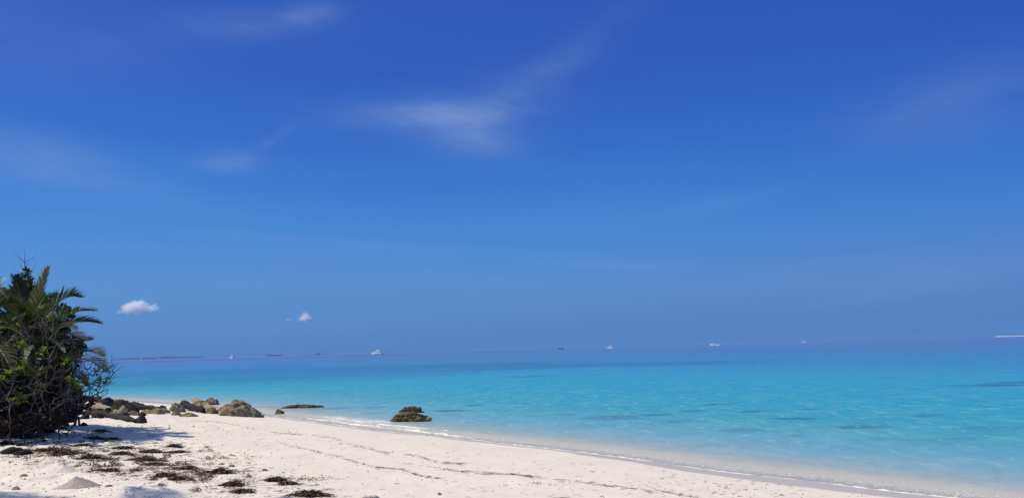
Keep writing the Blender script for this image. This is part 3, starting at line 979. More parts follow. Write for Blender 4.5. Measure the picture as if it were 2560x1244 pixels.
for a in [('boulder', 347, 1055, 34, 17, m_dark_shaded_rock, 'round dark boulder at the seaward tip of the shade-darkened log', 51.1, .16), ('boulder', 300, 1032, 66, 27, m_dark_shaded_rock, 'large shade-darkened boulder in the middle of the rock spit', 55.4, .3),
          ('boulder', 262, 1020, 60, 20, m_dark_shaded_rock, 'long shade-darkened rock nearest to the bare twigs over the water', 58.8, .3), ('stone', 287, 1004, 27, 10, m_palerock, 'pale stone on top of the shade-darkened rocks by the water', 62.7, .3),
          ('stone', 304, 1034, 26, 14, m_palerock, 'whitish grey lump of coral in front of the large shade-darkened boulder', 66.2, .4), ('stone', 389, 1034, 26, 16, m_coral_y, 'knobbly tan stone at the right end of the rock spit', 70.9, .35),
          ('stone', 408, 1032, 26, 12, m_coral, 'brown stone right beside the knobbly tan stone', 74.4, .35), ('stone', 366, 1033, 32, 9, m_coral, 'flat brown stone left of the knobbly tan stone', 78.2, .3),
          ('stone', 330, 1037, 24, 10, m_coral, 'small brown stone below the large shade-darkened boulder', 81.1, .3), ('stone', 285, 1038, 34, 9, m_coral, 'flat grey brown stone at the foot of the rock spit', 84.5, .3)]:
    rock(*a[:8], LEFT, rough=a[8], src=ICO4)
for k, (px, py, w, h_) in enumerate([(318, 1024, 26, 14), (345, 1021, 30, 12), (272, 1030, 24, 12), (250, 1012, 26, 14), (240, 1024, 22, 12), (312, 1039, 18, 8), (352, 1038, 18, 7), (262, 1040, 20, 8), (300, 1014, 24, 11), (330, 1014, 24, 8), (378, 1024, 22, 8), (402, 1020, 20, 7), (228, 1036, 24, 12), (246, 1044, 20, 9)]):
    rock('stone', px, py, w, h_, m_dark_shaded_rock, 'small rough stone in the jumble of the rock spit', 140 + k * 3.7, 'small stones filling the rock spit', rough=.4, pit=.2, src=ICO4, cat='stone')
rock('pebble', 206, 1064, 16, 8, m_dark_shaded_rock, 'dark grey pebble alone on the sand below the bush', 88.0, src=ICO3)
rock('coral_lump', 922, 1245, 44, 6, simple('bleached_coral', (0.66, 0.60, 0.52), .9, .1, .15, 25.0, .6), 'low pale coral lump at the very bottom of the photo', 91.0, src=ICO5, rough=.4, pit=.2, depth=.6)
rock('pebble', 1099, 1236, 11, 6, m_coral_y, 'small orange brown stone near the bottom edge of the sand', 93.3, src=ICO3)
rock('shell', 616, 1192, 22, 9, simple('shell', (0.55, 0.40, 0.32), .6, .3, .3, 20.0, .3), 'pinkish shell lying among the seaweed clumps', 95.1, src=ICO3, rough=.4)
for a in [(553, 1161, 16, 5, 'flat brownish stone above the isolated seaweed heap', 97.1), (578, 1166, 15, 5, 'flat reddish brown stone right of the isolated seaweed heap', 99.2), (661, 1176, 12, 6, 'small grey stone on open sand, right of the reddish brown one', 101.4),
          (57, 1190, 20, 5, 'brown chunk of wood or stone left of the sand mounds', 103.3), (38, 1223, 17, 7, 'small brown stone at the lower left, left of the grey sand mound', 105.8), (272, 1216, 18, 5, 'small brown stones just right of the grey sand mound', 107.1)]:
    rock('pebble', a[0], a[1], a[2], a[3], m_coral, a[4], a[5], src=ICO3, depth=.6)
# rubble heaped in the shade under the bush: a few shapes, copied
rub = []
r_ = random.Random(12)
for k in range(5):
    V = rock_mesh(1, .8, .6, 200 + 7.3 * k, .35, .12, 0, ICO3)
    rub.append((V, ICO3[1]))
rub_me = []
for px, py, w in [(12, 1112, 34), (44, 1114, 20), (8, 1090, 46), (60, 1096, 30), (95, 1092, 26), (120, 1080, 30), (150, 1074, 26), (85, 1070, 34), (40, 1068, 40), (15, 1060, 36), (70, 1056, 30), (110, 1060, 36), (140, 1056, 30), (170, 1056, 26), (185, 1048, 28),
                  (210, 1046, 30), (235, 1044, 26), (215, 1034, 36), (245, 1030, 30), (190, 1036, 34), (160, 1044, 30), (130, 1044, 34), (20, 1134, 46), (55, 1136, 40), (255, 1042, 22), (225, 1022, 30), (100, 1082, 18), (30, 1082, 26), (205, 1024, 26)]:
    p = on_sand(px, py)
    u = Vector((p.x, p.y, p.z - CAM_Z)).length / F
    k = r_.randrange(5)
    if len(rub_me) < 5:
        me = mesh_obj('rubble_stone', rub[len(rub_me)][0], rub[len(rub_me)][1], m_dark_shaded_rock).data
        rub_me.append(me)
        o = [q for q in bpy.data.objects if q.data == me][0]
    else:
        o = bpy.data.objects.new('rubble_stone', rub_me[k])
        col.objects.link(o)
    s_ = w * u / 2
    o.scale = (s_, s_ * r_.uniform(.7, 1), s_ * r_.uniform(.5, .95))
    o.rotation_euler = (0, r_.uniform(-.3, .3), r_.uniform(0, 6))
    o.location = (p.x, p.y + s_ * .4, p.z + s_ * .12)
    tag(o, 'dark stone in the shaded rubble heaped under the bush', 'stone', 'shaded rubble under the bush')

# ------------------------------------------------------------------ driftwood
def wood_mat(name, a, b):
    m, g, out = mat(name)
    p = g.n('ShaderNodeTexCoord').outputs['Object']
    n = g.noise(g.vm('MULTIPLY', p, (1, 1, 1)), 9.0, 5.0, 0.65, 1.0)
    c = g.ramp(n, [(0.3, a), (0.7, b)])
    principled(g, out, c, 0.85, bump(g, n, 0.5, 0.02), 0.2)
    return m


m_twig = wood_mat('bare_grey_twig', (0.05, 0.040, 0.035), (0.20, 0.165, 0.14))
m_shade_wood = wood_mat('shade_darkened_driftwood', (0.008, 0.007, 0.007), (0.026, 0.022, 0.021))  # black tone holds the bush's shade lying over the logs
m_greywood = wood_mat('grey_driftwood', (0.16, 0.13, 0.10), (0.36, 0.30, 0.23))


def log(a, b, rpx0, rpx1, material, label, seed, lift0=0.0, lift1=0.0, flat=1.0):
    pa, pb = on_sand(*a), on_sand(*b)
    u0 = (pa - Vector((0, 0, CAM_Z))).length / F; u1 = (pb - Vector((0, 0, CAM_Z))).length / F
    pa.z += lift0 + rpx0 * u0 * .5; pb.z += lift1 + rpx1 * u1 * .5
    pts, rad = [], []
    N = 26
    base = pa.copy()
    for i in range(N):
        t = i / (N - 1)
        q = pa.lerp(pb, t) - base
        q += Vector((mn.noise((t * 4, seed, 0)), mn.noise((t * 4, seed, 5)), mn.noise((t * 4, seed, 9)))) * .06
        pts.append(q)
        r = (rpx0 * u0 * (1 - t) + rpx1 * u1 * t) * (1 + .25 * mn.noise((t * 7, seed, 3)))
        if i in (0, N - 1):
            r *= .55
        rad.append(r)
    mb = MB(); mb.tube(pts, rad, 14)
    R_ = max(rad)
    vv = []
    for k, (x, y_, z) in enumerate(mb.v):
        c_ = pts[min(k // 14, N - 1)]
        d_ = Vector((x, y_, z)) - c_
        d_ *= 1 + .45 * mn.noise(Vector((x, y_, z)) * (1.1 / R_) + Vector((seed * 3, 0, 0))) + .2 * mn.noise(Vector((x, y_, z)) * (3.2 / R_))
        vv.append((c_.x + d_.x, c_.y + d_.y, c_.z + d_.z * flat))
    o = mesh_obj('driftwood_log', vv, mb.f, material)
    o.location = base
    return tag(o, label, 'driftwood')


log((218, 1038), (340, 1056), 7, 6, m_shade_wood, 'long shade-darkened log sloping across the sand below the rock spit', 1.0, .12, 0)
log((228, 1021), (296, 1033), 7, 5, m_greywood, 'grey weathered log wedged between the shade-darkened rocks', 2.0, .1, .02)
log((322, 1022), (416, 1029), 6, 4, m_shade_wood, 'shade-darkened log along the far side of the rock spit', 3.0, .12, .04)
log((455, 1022), (508, 1032), 8, 7, m_shade_wood, 'tilted dark slab leaning left of the broad sloping rock', 4.0, .18, .0, .9)
log((484, 1013), (538, 1028), 6, 6, m_greywood, 'tilted grey slab leaning across the broad sloping rock', 5.0, .26, .0, .9)
log((200, 1012), (270, 1014), 6, 5, m_shade_wood, 'shade-darkened log under the bare twigs nearest to the sea', 6.0, .3, .1)

# ------------------------------------------------------------------ sand mounds
def mound(px, py, wpx, hpx, label, seed):
    p = on_sand(px, py)
    u = (p - Vector((0, 0, CAM_Z))).length / F
    R, H = wpx * u / 2, hpx * u
    vs, fs = [(0, 0, H)], []
    NR, NT = 14, 56
    for i in range(1, NR + 1):
        t = i / NR
        for k in range(NT):
            w = 2 * math.pi * k / NT
            rr = R * t * (1 + .14 * mn.noise((math.cos(w) * 1.5, math.sin(w) * 1.5, seed)))
            x, y_ = rr * math.cos(w), rr * math.sin(w) * .9
            z = H * ((1 - t) ** 1.25 * .97) + .06 * H * mn.noise((x * 14, y_ * 14, seed)) * (1 - t) + .10 * H * mn.noise((x * 5, y_ * 5, seed)) * (1 - t)
            g0 = gz(p.x + x, p.y + y_) - p.z
            vs.append((x, y_, z + g0 - (.02 if i == NR else 0)))
    for k in range(NT):
        k2 = (k + 1) % NT
        fs.append((0, 1 + k, 1 + k2))
        for i in range(NR - 1):
            a = 1 + i * NT
            fs.append((a + k, a + NT + k, a + NT + k2, a + k2))
    o = mesh_obj('sand_mound', vs, fs, m_mound)
    o.location = p
    return tag(o, label, 'sand mound')


m_mound = simple('shaded_heaped_sand', (0.44, 0.39, 0.345), 0.95, 0.1, 0.12, 30.0, 0.5)  # greyer than the beach, the mound's shaded face put into its colour
mound(190, 1216, 96, 23, 'grey conical sand mound at the lower left', 2.0)
m_mound = simple('pale_heaped_sand', (0.66, 0.61, 0.55), 0.95, 0.1, 0.08, 30.0, 0.5)
mound(158, 1178, 66, 13, 'low pale sand mound just behind the grey conical one', 5.0)

# ------------------------------------------------------------------ seaweed wrack
m_weed, g, out = mat('dry_seaweed')
rv = g.n('ShaderNodeAttribute', {'attribute_name': 'tone'}).outputs['Fac']
c = g.ramp(rv, [(0.0, (0.016, 0.010, 0.008)), (0.5, (0.058, 0.034, 0.022)), (0.85, (0.12, 0.068, 0.038)), (1.0, (0.30, 0.21, 0.13))])
principled(g, out, c, 0.8, None, 0.25)


class Ribbons:
    def __init__(self):
        self.v, self.f, self.t = [], [], []

    def add(self, p, yaw, L, w, lift, tone, bend=0.3, r=random, follow=True):
        x, y_, z0 = p
        n = 4
        i0 = len(self.v)
        a = yaw
        for k in range(n):
            q = k / (n - 1)
            ww = w * (1 - .7 * abs(q - .4))
            z = z0 + lift * math.sin(math.pi * q) + .003
            sx, sy = -math.sin(a) * ww, math.cos(a) * ww
            tw = r.uniform(-.6, .6) * ww
            self.v.append((x + sx, y_ + sy, z + tw)); self.v.append((x - sx, y_ - sy, z - tw))
            self.t += [tone, tone]
            x += math.cos(a) * L / (n - 1); y_ += math.sin(a) * L / (n - 1)
            a += r.uniform(-bend, bend)
        for k in range(n - 1):
            b = i0 + 2 * k
            self.f.append((b, b + 1, b + 3, b + 2))

    def build(self, name, parent=None):
        return mesh_obj(name, np.array(self.v), np.array(self.f), m_weed, parent, smooth=False, attrs={'tone': self.t})


def clump(px, py, wpx, hpx, label, seed, n=None, dx=1.0):
    p = on_sand(px, py)
    u = (p - Vector((0, 0, CAM_Z))).length / F
    W, H = wpx * u * .37, hpx * u * .85
    r = random.Random(seed)
    R = Ribbons()
    n = n or int(90 + wpx * 5)
    dep = W * .48
    for i in range(n):
        a, q = r.uniform(0, 2 * math.pi), r.uniform(0, 1) ** .6
        lob = (1 + .75 * mn.noise((math.cos(a) * 1.9, math.sin(a) * 1.9, seed))) * (1.45 if r.random() < .18 else 1.0)
        x, y_ = math.cos(a) * W * q * lob, math.sin(a) * dep * q * lob
        if i % 5 == 0:
            x *= r.uniform(1.2, 2.3); y_ *= .5; q = 1.0
        prof = H * max(0, (1 - q * q)) * (0.75 + .5 * mn.noise((x * 4 / max(W, .05), y_ * 4 / max(W, .05), seed + 3)))
        z = gz(p.x + x, p.y + y_) - p.z + prof * r.uniform(.25, 1)
        tone = min(1, max(0, r.gauss(.45, .3)))
        R.add((x, y_, z), r.gauss(0, .8) + (math.pi if r.random() < .5 else 0), r.uniform(.05, .16), r.uniform(.005, .012), r.uniform(0, .025), tone, .6, r)
    # solid dark heart of the heap
    base = len(R.v)
    V = ICO2[0]
    for q in V:
        lb = 1 + .75 * mn.noise((q[0] * 1.9, q[1] * 1.9, seed))
        x, y_ = q[0] * W * .5 * lb, q[1] * dep * .5 * lb
        zg = gz(p.x + x, p.y + y_) - p.z
        R.v.append((x, y_, zg + max(q[2], -.2) * H * .62 * (1 + .5 * mn.noise((q[0] * 3, q[1] * 3, seed)))))
        R.t.append(.15)
    tri = [tuple(int(i) + base for i in f_) for f_ in ICO2[1]]
    faces = [tuple(f_) for f_ in R.f] + tri
    me = mesh_obj('seaweed_clump', R.v, faces, m_weed, None, False)
    at = me.data.attributes.new('tone', 'FLOAT', 'POINT')
    at.data.foreach_set('value', np.array(R.t, dtype=np.float32))
    me.location = p
    return tag(me, label, 'seaweed', 'heaps of dry seaweed on the sand')


CL = [(435, 1117, 28, 11, 'small rounded dark seaweed heap, farthest right beside open sand above the strewn weed'),
      (550, 1181, 46, 14, 'isolated dark seaweed heap in the middle of the near sand'),
      (687, 1201, 36, 10, 'tall dark seaweed tuft left of the yellowish coral rubble'),
      (720, 1209, 26, 6, 'small flat weed scrap directly below the yellowish coral rubble'),
      (775, 1238, 80, 15, 'widest dark seaweed heap at the bottom edge below the coral rubble'),
      (583, 1213, 46, 13, 'brown seaweed heap just left and below the pinkish shell'),
      (608, 1228, 26, 7, 'small weed scrap below the brown heap near the bottom edge'),
      (451, 1198, 42, 9, 'dark weed heap, right one of two lying side by side right of the sand mounds'),
      (412, 1190, 34, 10, 'dark weed heap, left one of two lying side by side right of the sand mounds'),
      (467, 1172, 48, 8, 'ragged brown weed heap above the two side by side heaps'),
      (385, 1161, 42, 6, 'thin dark weed strip below the broad heap in the middle of the wrack'),
      (361, 1149, 66, 10, 'broad dark seaweed heap in the middle of the wrack'),
      (226, 1144, 52, 11, 'thickest black seaweed heap at the edge of the shade'),
      (303, 1135, 42, 7, 'dark lens shaped weed heap below the brown heap with the turquoise scrap'),
      (377, 1129, 46, 7, 'black weed strip trailing right from the heap with the turquoise scrap'),
      (312, 1121, 46, 8, 'brown seaweed heap with a turquoise scrap caught in it'),
      (160, 1134, 72, 7, 'long black weed bank below the reddish one in the shade'),
      (121, 1128, 70, 9, 'reddish brown weed bank among stones at the left'),
      (240, 1096, 46, 6, 'dark weed strip just beyond the bush shade, left of the upper pair'),
      (283, 1098, 28, 6, 'small dark weed heap at the right end of the upper wrack'),
      (254, 1078, 32, 6, 'thin black weed strip nearest to the rock spit'),
      (205, 1114, 36, 6, 'brown weed strip in the sunlit sand below the bush'),
      (440, 1131, 44, 5, 'thin weed strip under the small rounded heap'),
      (264, 1176, 46, 4, 'thin weed strip right of the pale sand mound')]
for k, a in enumerate(CL):
    clump(*a, 300 + k)
m_plastic = simple('turquoise_plastic', (0.05, 0.42, 0.40), 0.4, 0.4, 0.2, 30.0)
p = on_sand(336, 1117)
mb = MB()
for k in range(5):
    a = [Vector((0.012 * i * 2.2 - .06, .02 * math.sin(i * 1.3 + k), .03 + .02 * math.sin(i * .9 + k * 2) + .01 * k)) for i in range(7)]
    mb.tube(a, .006, 5)
o = mb.build('rope_scrap', m_plastic, None, True)
o.location = (p.x, p.y - .05, p.z + .05)
tag(o, 'small turquoise plastic rope scrap caught in the seaweed', 'rope')

# loose strands: tide lines and litter between the heaps
R = Ribbons()
r_ = random.Random(99)


def strew(px, py, L, w, tone, yaw=None, lift=.004):
    p = on_sand(px, py)
    R.add((p.x, p.y, p.z), yaw if yaw is not None else r_.gauss(0, .5), L, w, lift, tone, .35, r_)


LINES = [([(480, 1049), (560, 1056), (640, 1072), (700, 1083), (780, 1086), (830, 1094), (860, 1106), (960, 1130), (1040, 1138), (1100, 1157), (1160, 1158), (1220, 1164)], 1.7),
         ([(690, 1100), (720, 1113), (780, 1125), (850, 1142), (930, 1165), (1000, 1173), (1060, 1190), (1120, 1200)], 1.4),
         ([(1090, 1172), (1200, 1180), (1300, 1187), (1380, 1197), (1440, 1203), (1520, 1213), (1600, 1222), (1680, 1232), (1760, 1246)], .75),
         ([(1180, 1182), (1290, 1186), (1370, 1196)], .7), ([(1290, 1240), (1400, 1246)], .8), ([(1010, 1156), (1080, 1166), (1180, 1182)], .5)]
for line, dens in LINES:
    for (x0, y0), (x1, y1) in zip(line[:-1], line[1:]):
        n = int(math.hypot(x1 - x0, y1 - y0) * .42 * dens)
        for k in range(n):
            t = r_.random()
            if vnoise(np.array([(x0 + (x1 - x0) * t) * .03]), np.array([y0 * .1]), 5)[0] < .3:
                continue
            pa, pb = (x0, y0), (x1, y1)
            A_, B_ = on_sand(*pa), on_sand(*pb)
            yaw = math.atan2(B_.y - A_.y, B_.x - A_.x) + r_.gauss(0, .35)
            strew(x0 + (x1 - x0) * t + r_.gauss(0, 3), y0 + (y1 - y0) * t + r_.gauss(0, 1.3), r_.uniform(.05, .2), r_.uniform(.002, .006), r_.uniform(.4, 1.0), yaw)
for k in range(2300):           # wrack field at the left
    x = r_.uniform(0, 620) if k % 3 else r_.uniform(60, 480)
    cy_ = 1085 + .165 * x
    y_ = r_.gauss(cy_ + 15, 26)
    if y_ < 1058 + .05 * x or y_ > 1243 or vnoise(np.array([x * .022]), np.array([y_ * .09]), 8)[0] < .42:
        continue
    strew(x, y_, r_.uniform(.05, .2), r_.uniform(.004, .010), r_.choice([.1, .3, .5, .7, .9, 1.0]), None, r_.uniform(.004, .02))
for k in range(120):           # little tufts of weed between the heaps
    x = r_.uniform(0, 520); y_ = r_.gauss(1100 + .15 * x, 30)
    if not (1056 + .05 * x < y_ < 1240):
        continue
    for j in range(r_.randint(5, 16)):
        strew(x + r_.gauss(0, 6), y_ + r_.gauss(0, 1.6), r_.uniform(.05, .16), r_.uniform(.005, .011), r_.uniform(0, .8), None, r_.uniform(.01, .04))
for k in range(260):
    x = r_.uniform(430, 820); y_ = r_.gauss(1150 + (x - 430) * .2, 20)
    if 1090 < y_ < 1243:
        strew(x, y_, r_.uniform(.04, .14), r_.uniform(.004, .008), r_.uniform(.1, 1))
for k in range(420):
    x = r_.uniform(300, 2000); lo = np.interp(x, [300, 640, 860, 1180, 1500, 2000], [1060, 1052, 1080, 1115, 1152, 1215])
    y_ = r_.uniform(lo, 1243)
    strew(x, y_, r_.uniform(.03, .12), r_.uniform(.003, .007), r_.uniform(.3, 1))
tag(R.build('seaweed_litter'), 'loose strands of dry seaweed strewn over the sand in lines', kind='stuff')

# pebbles and coral crumbs
m_crumb, g, out = mat('coral_crumbs')
rv = g.n('ShaderNodeAttribute', {'attribute_name': 'tone'}).outputs['Fac']
principled(g, out, g.ramp(rv, [(0, (0.10, 0.07, 0.05)), (.35, (0.30, 0.23, 0.17)), (.6, (0.55, 0.46, 0.33)), (1, (0.74, 0.70, 0.64))]), .85, None, .2)
V, Fc, T = [], [], []
k0 = 0


def crumb(px, py, s, tone):
    global k0
    p = on_sand(px, py)
    u = (p - Vector((0, 0, CAM_Z))).length / F
    v = ICO1[0] * (1 + .35 * rng.standard_normal((len(ICO1[0]), 1))) * np.array([s * r_.uniform(.8, 1.5), s, s * r_.uniform(.4, .8)]) * u
    V.append(v + np.array([p.x, p.y, p.z + s * u * .25])); Fc.append(ICO1[1] + k0); T.extend([tone] * len(v)); k0 += len(v)


for k in range(650):
    x = abs(r_.gauss(250, 260)); lo = np.interp(x, [0, 300, 640, 860, 1180, 1500, 2000], [1090, 1062, 1055, 1085, 1118, 1155, 1215])
    crumb(x, r_.uniform(lo, 1243), r_.uniform(.6, 2.2), r_.choice([.1, .3, .6, .9, 1, 1]))
for k in range(260):
    x = r_.uniform(500, 2200); lo = np.interp(x, [0, 300, 640, 860, 1180, 1500, 2000, 2200], [1090, 1062, 1055, 1085, 1118, 1155, 1215, 1236])
    crumb(x, r_.uniform(lo, 1244), r_.uniform(.5, 1.5), r_.choice([.05, .1, .3, .9]))
for k in range(150):
    crumb(r_.gauss(775, 30), r_.gauss(1196, 2.6), r_.uniform(1.0, 2.4), r_.uniform(.5, .72))
for k in range(90):
    crumb(r_.gauss(570, 60), r_.gauss(1142, 4), r_.uniform(.8, 2.0), r_.uniform(.4, .9))
for k in range(50):
    crumb(r_.gauss(1340, 12), r_.gauss(1207, 1.6), r_.uniform(.8, 1.8), r_.uniform(.5, .75))
tag(mesh_obj('coral_rubble', np.concatenate(V), np.concatenate(Fc), m_crumb, smooth=False, attrs={'tone': T}), 'pebbles and crumbs of coral scattered over the beach', kind='stuff')
#@@PLANTS

# ------------------------------------------------------------------ plants
def leaf_mat(name, a, b, trans=0.3, rough=0.45, tr_col=None, spec=.14):
    m, g, out = mat(name)
    rv = g.n('ShaderNodeAttribute', {'attribute_name': 'tone'}).outputs['Fac']
    c = g.ramp(rv, [(0, a), (1, b)])
    bs = g.n('ShaderNodeBsdfPrincipled')
    g.set(bs.inputs['Base Color'], c); g.set(bs.inputs['Roughness'], rough); g.set(bs.inputs['Specular IOR Level'], spec)
    tl = g.n('ShaderNodeBsdfTranslucent', {}, Color=g.mix(1.0, c, tr_col or (1.3, 1.25, 0.5), 'MULTIPLY'))
    mx = g.n('ShaderNodeMixShader', {}, i0=trans, i1=bs.outputs[0], i2=tl.outputs[0])
    g.nt.links.new(mx.outputs[0], out.inputs[0])
    return m


m_palm = leaf_mat('palm_leaflet', (0.016, 0.030, 0.010), (0.085, 0.115, 0.028), .28, .4)
m_palm_lit = leaf_mat('sunlit_palm_leaflet', (0.10, 0.12, 0.06), (0.26, 0.28, 0.18), .25, .35)  # lighter copy for the brightly lit frond, sunlight put into its colour
m_palm_yellow = leaf_mat('yellowing_palm_leaflet', (0.09, 0.12, 0.02), (0.30, 0.31, 0.06), .4, .4)
m_palm_brown = leaf_mat('brown_palm_leaflet', (0.06, 0.040, 0.02), (0.17, 0.11, 0.05), .2, .6)
m_broad = leaf_mat('dark_broad_leaf', (0.012, 0.022, 0.008), (0.045, 0.075, 0.022), .2, .35)
m_naupaka = leaf_mat('bright_shrub_leaf', (0.075, 0.145, 0.02), (0.18, 0.27, 0.04), .32, .35)
m_orange = leaf_mat('orange_dying_leaf', (0.22, 0.11, 0.02), (0.36, 0.20, 0.04), .35, .5)
m_rachis = simple('palm_rachis', (0.20, 0.19, 0.08), .6, .3, .2, 6.0)
m_trunk = wood_mat('palm_trunk_bark', (0.10, 0.08, 0.065), (0.24, 0.20, 0.16))


def bez(a, c, b, t):
    return a * ((1 - t) ** 2) + c * (2 * t * (1 - t)) + b * (t * t)


def frond(parent, root, base, tip, up, material, seed, leaf=0.56, n=58, hang=.45, spread=1.0, wid=.0145):
    """one feather leaf from base to tip (world points), arching by up metres"""
    r = random.Random(seed)
    mid = base.lerp(tip, .55) + Vector((0, 0, up))
    P = [bez(base, mid, tip, i / 20) for i in range(21)]
    mb = MB()
    mb.tube([p - root for p in P], [.022 * (1 - .8 * i / 20) + .003 for i in range(21)], 5)
    rc = mb.build('frond', m_rachis, parent, True)
    vs, fs, ts = [], [], []
    L = sum((P[i + 1] - P[i]).length for i in range(20))
    for i in range(n):
        t = .14 + .86 * (i + r.uniform(-.3, .3)) / n
        t = min(t, .995)
        p = bez(base, mid, tip, t)
        tg = (bez(base, mid, tip, min(t + .02, 1)) - bez(base, mid, tip, t - .02)).normalized()
        sd = tg.cross(Vector((0, 0, 1)))
        if sd.length < .05:
            sd = Vector((1, 0, 0))
        sd.normalize()
        nu = sd.cross(tg).normalized()
        ln = leaf * (math.sin(math.pi * (.16 + .80 * t)) ** .8) * r.uniform(.85, 1.1)
        for side in (-1, 1):
            if r.random() < .04:
                continue
            dr = (sd * side * spread * (1 - .45 * t) + tg * (.55 + .8 * t) + nu * (.28 + r.uniform(-.1, .12))).normalized()
            q = p.copy(); i0 = len(vs)
            tone = min(1, max(0, r.gauss(.45, .25)))
            wv = (tg - dr * tg.dot(dr)).normalized()
            S = 4
            for k in range(S + 1):
                w = wid * (math.sin(math.pi * (.12 + .86 * k / S)) if k < S else .05)
                vs.append(q + wv * w - root); vs.append(q - wv * w - root)
                ts += [tone, tone]
                q = q + dr * (ln / S)
                dr = (dr + Vector((0, 0, -hang * .30 * (k + 1) / S)) + Vector((r.uniform(-.04, .04),) * 3)).normalized()
            for k in range(S):
                b = i0 + 2 * k
                fs.append((b, b + 1, b + 3, b + 2))
    lf = mesh_obj('leaflets', np.array([tuple(v) for v in vs]), np.array(fs), material, rc, smooth=False, attrs={'tone': ts})
    return rc


def palm(name, root, crown, label, fronds, seed, group='coconut palms in the thicket'):
    e = empty(name, root, label, 'palm tree', group)
    mb = MB()
    pts = [root.lerp(crown, i / 12) + Vector((.05 * math.sin(i * .7 + seed), .04 * math.cos(i), 0)) - root for i in range(13)]
    mb.tube(pts, [(.13 - .05 * i / 12) * (1.12 if i % 2 else 1) for i in range(13)], 10)
    mb.build('trunk', m_trunk, e, True)
    for k, (tip, up, m_, kw) in enumerate(fronds):
        base = crown + Vector((random.uniform(-.05, .05), random.uniform(-.05, .05), random.uniform(-.05, .1)))
        frond(e, root, base, tip, up, m_, seed * 100 + k, **kw)
    return e


def root_at(px, Y):
    p = at_y(px, 1000, Y)
    return Vector((p.x, Y, gz(p.x, Y) - .05))


Yp = 20.0
cA = at_y(72, 862, Yp)
palm('coconut_palm', root_at(66, Yp), cA, 'young coconut palm with dark arching fronds above the bare bush', [
    (at_y(122, 668, 19.6), .25, m_palm_lit, dict(leaf=.42, hang=.3, spread=.55)), (at_y(197, 742, 20.2), .75, m_palm, dict(leaf=.62, hang=.2)), (at_y(236, 777, 19.2), .55, m_palm, dict(leaf=.56)),
    (at_y(248, 808, 20.4), .50, m_palm, dict(leaf=.6)), (at_y(214, 850, 18.8), .45, m_palm, dict(leaf=.52)), (at_y(190, 825, 18.2), .45, m_palm, dict(leaf=.52)),
    (at_y(36, 690, 20.3), .25, m_palm, dict(leaf=.5, hang=.2)), (at_y(-8, 722, 20.6), .5, m_palm, dict(leaf=.5)), (at_y(-60, 800, 19.5), .6, m_palm, dict()), (at_y(-40, 900, 18.6), .55, m_palm, dict()),
    (at_y(66, 708, 21.6), .4, m_palm, dict(leaf=.55, hang=.3)), (at_y(150, 735, 21.8), .5, m_palm, dict()), (at_y(100, 770, 17.8), .7, m_palm, dict(leaf=.5)), (at_y(30, 800, 17.8), .6, m_palm, dict(leaf=.5)),
    (at_y(10, 752, 18.6), .6, m_palm, dict(leaf=.5)), (at_y(160, 880, 17.7), .5, m_palm, dict(leaf=.4)), (at_y(130, 830, 18.0), .6, m_palm, dict(leaf=.5)), (at_y(60, 900, 17.2), .7, m_palm, dict(leaf=.5)), (at_y(90, 905, 17.5), .6, m_palm, dict())], 3)
Yb = 21.5
cB = at_y(118, 935, Yb)
palm('coconut_palm', root_at(112, Yb), cB, 'low coconut palm with a yellow green frond reaching over the water', [
    (at_y(268, 930, 19.4), .72, m_palm_yellow, dict(leaf=.62, hang=.6)), (at_y(256, 890, 20.6), .62, m_palm, dict(leaf=.6)), (at_y(225, 850, 22.2), .4, m_palm, dict()), (at_y(218, 965, 20.2), .5, m_palm, dict(leaf=.4)),
    (at_y(40, 850, 21.8), .6, m_palm, dict()), (at_y(150, 820, 22.5), .3, m_palm, dict()), (at_y(15, 930, 20.6), .5, m_palm, dict()), (at_y(185, 890, 19.8), .45, m_palm, dict()), (at_y(90, 960, 19.3), .5, m_palm, dict())], 4)
cC = at_y(-70, 850, 18.5)
palm('coconut_palm', root_at(-80, 18.5), cC, 'coconut palm cut by the left edge of the photo', [
    (at_y(45, 760, 18.6), .5, m_palm, dict()), (at_y(70, 850, 17.8), .6, m_palm, dict()), (at_y(-10, 700, 19.4), .3, m_palm, dict()), (at_y(30, 930, 17.2), .6, m_palm, dict()),
    (at_y(-200, 780, 18.6), .5, m_palm, dict()), (at_y(-200, 900, 17.5), .5, m_palm, dict()), (at_y(-120, 690, 19.4), .3, m_palm, dict()), (at_y(-60, 960, 16.5), .6, m_palm, dict())], 5)


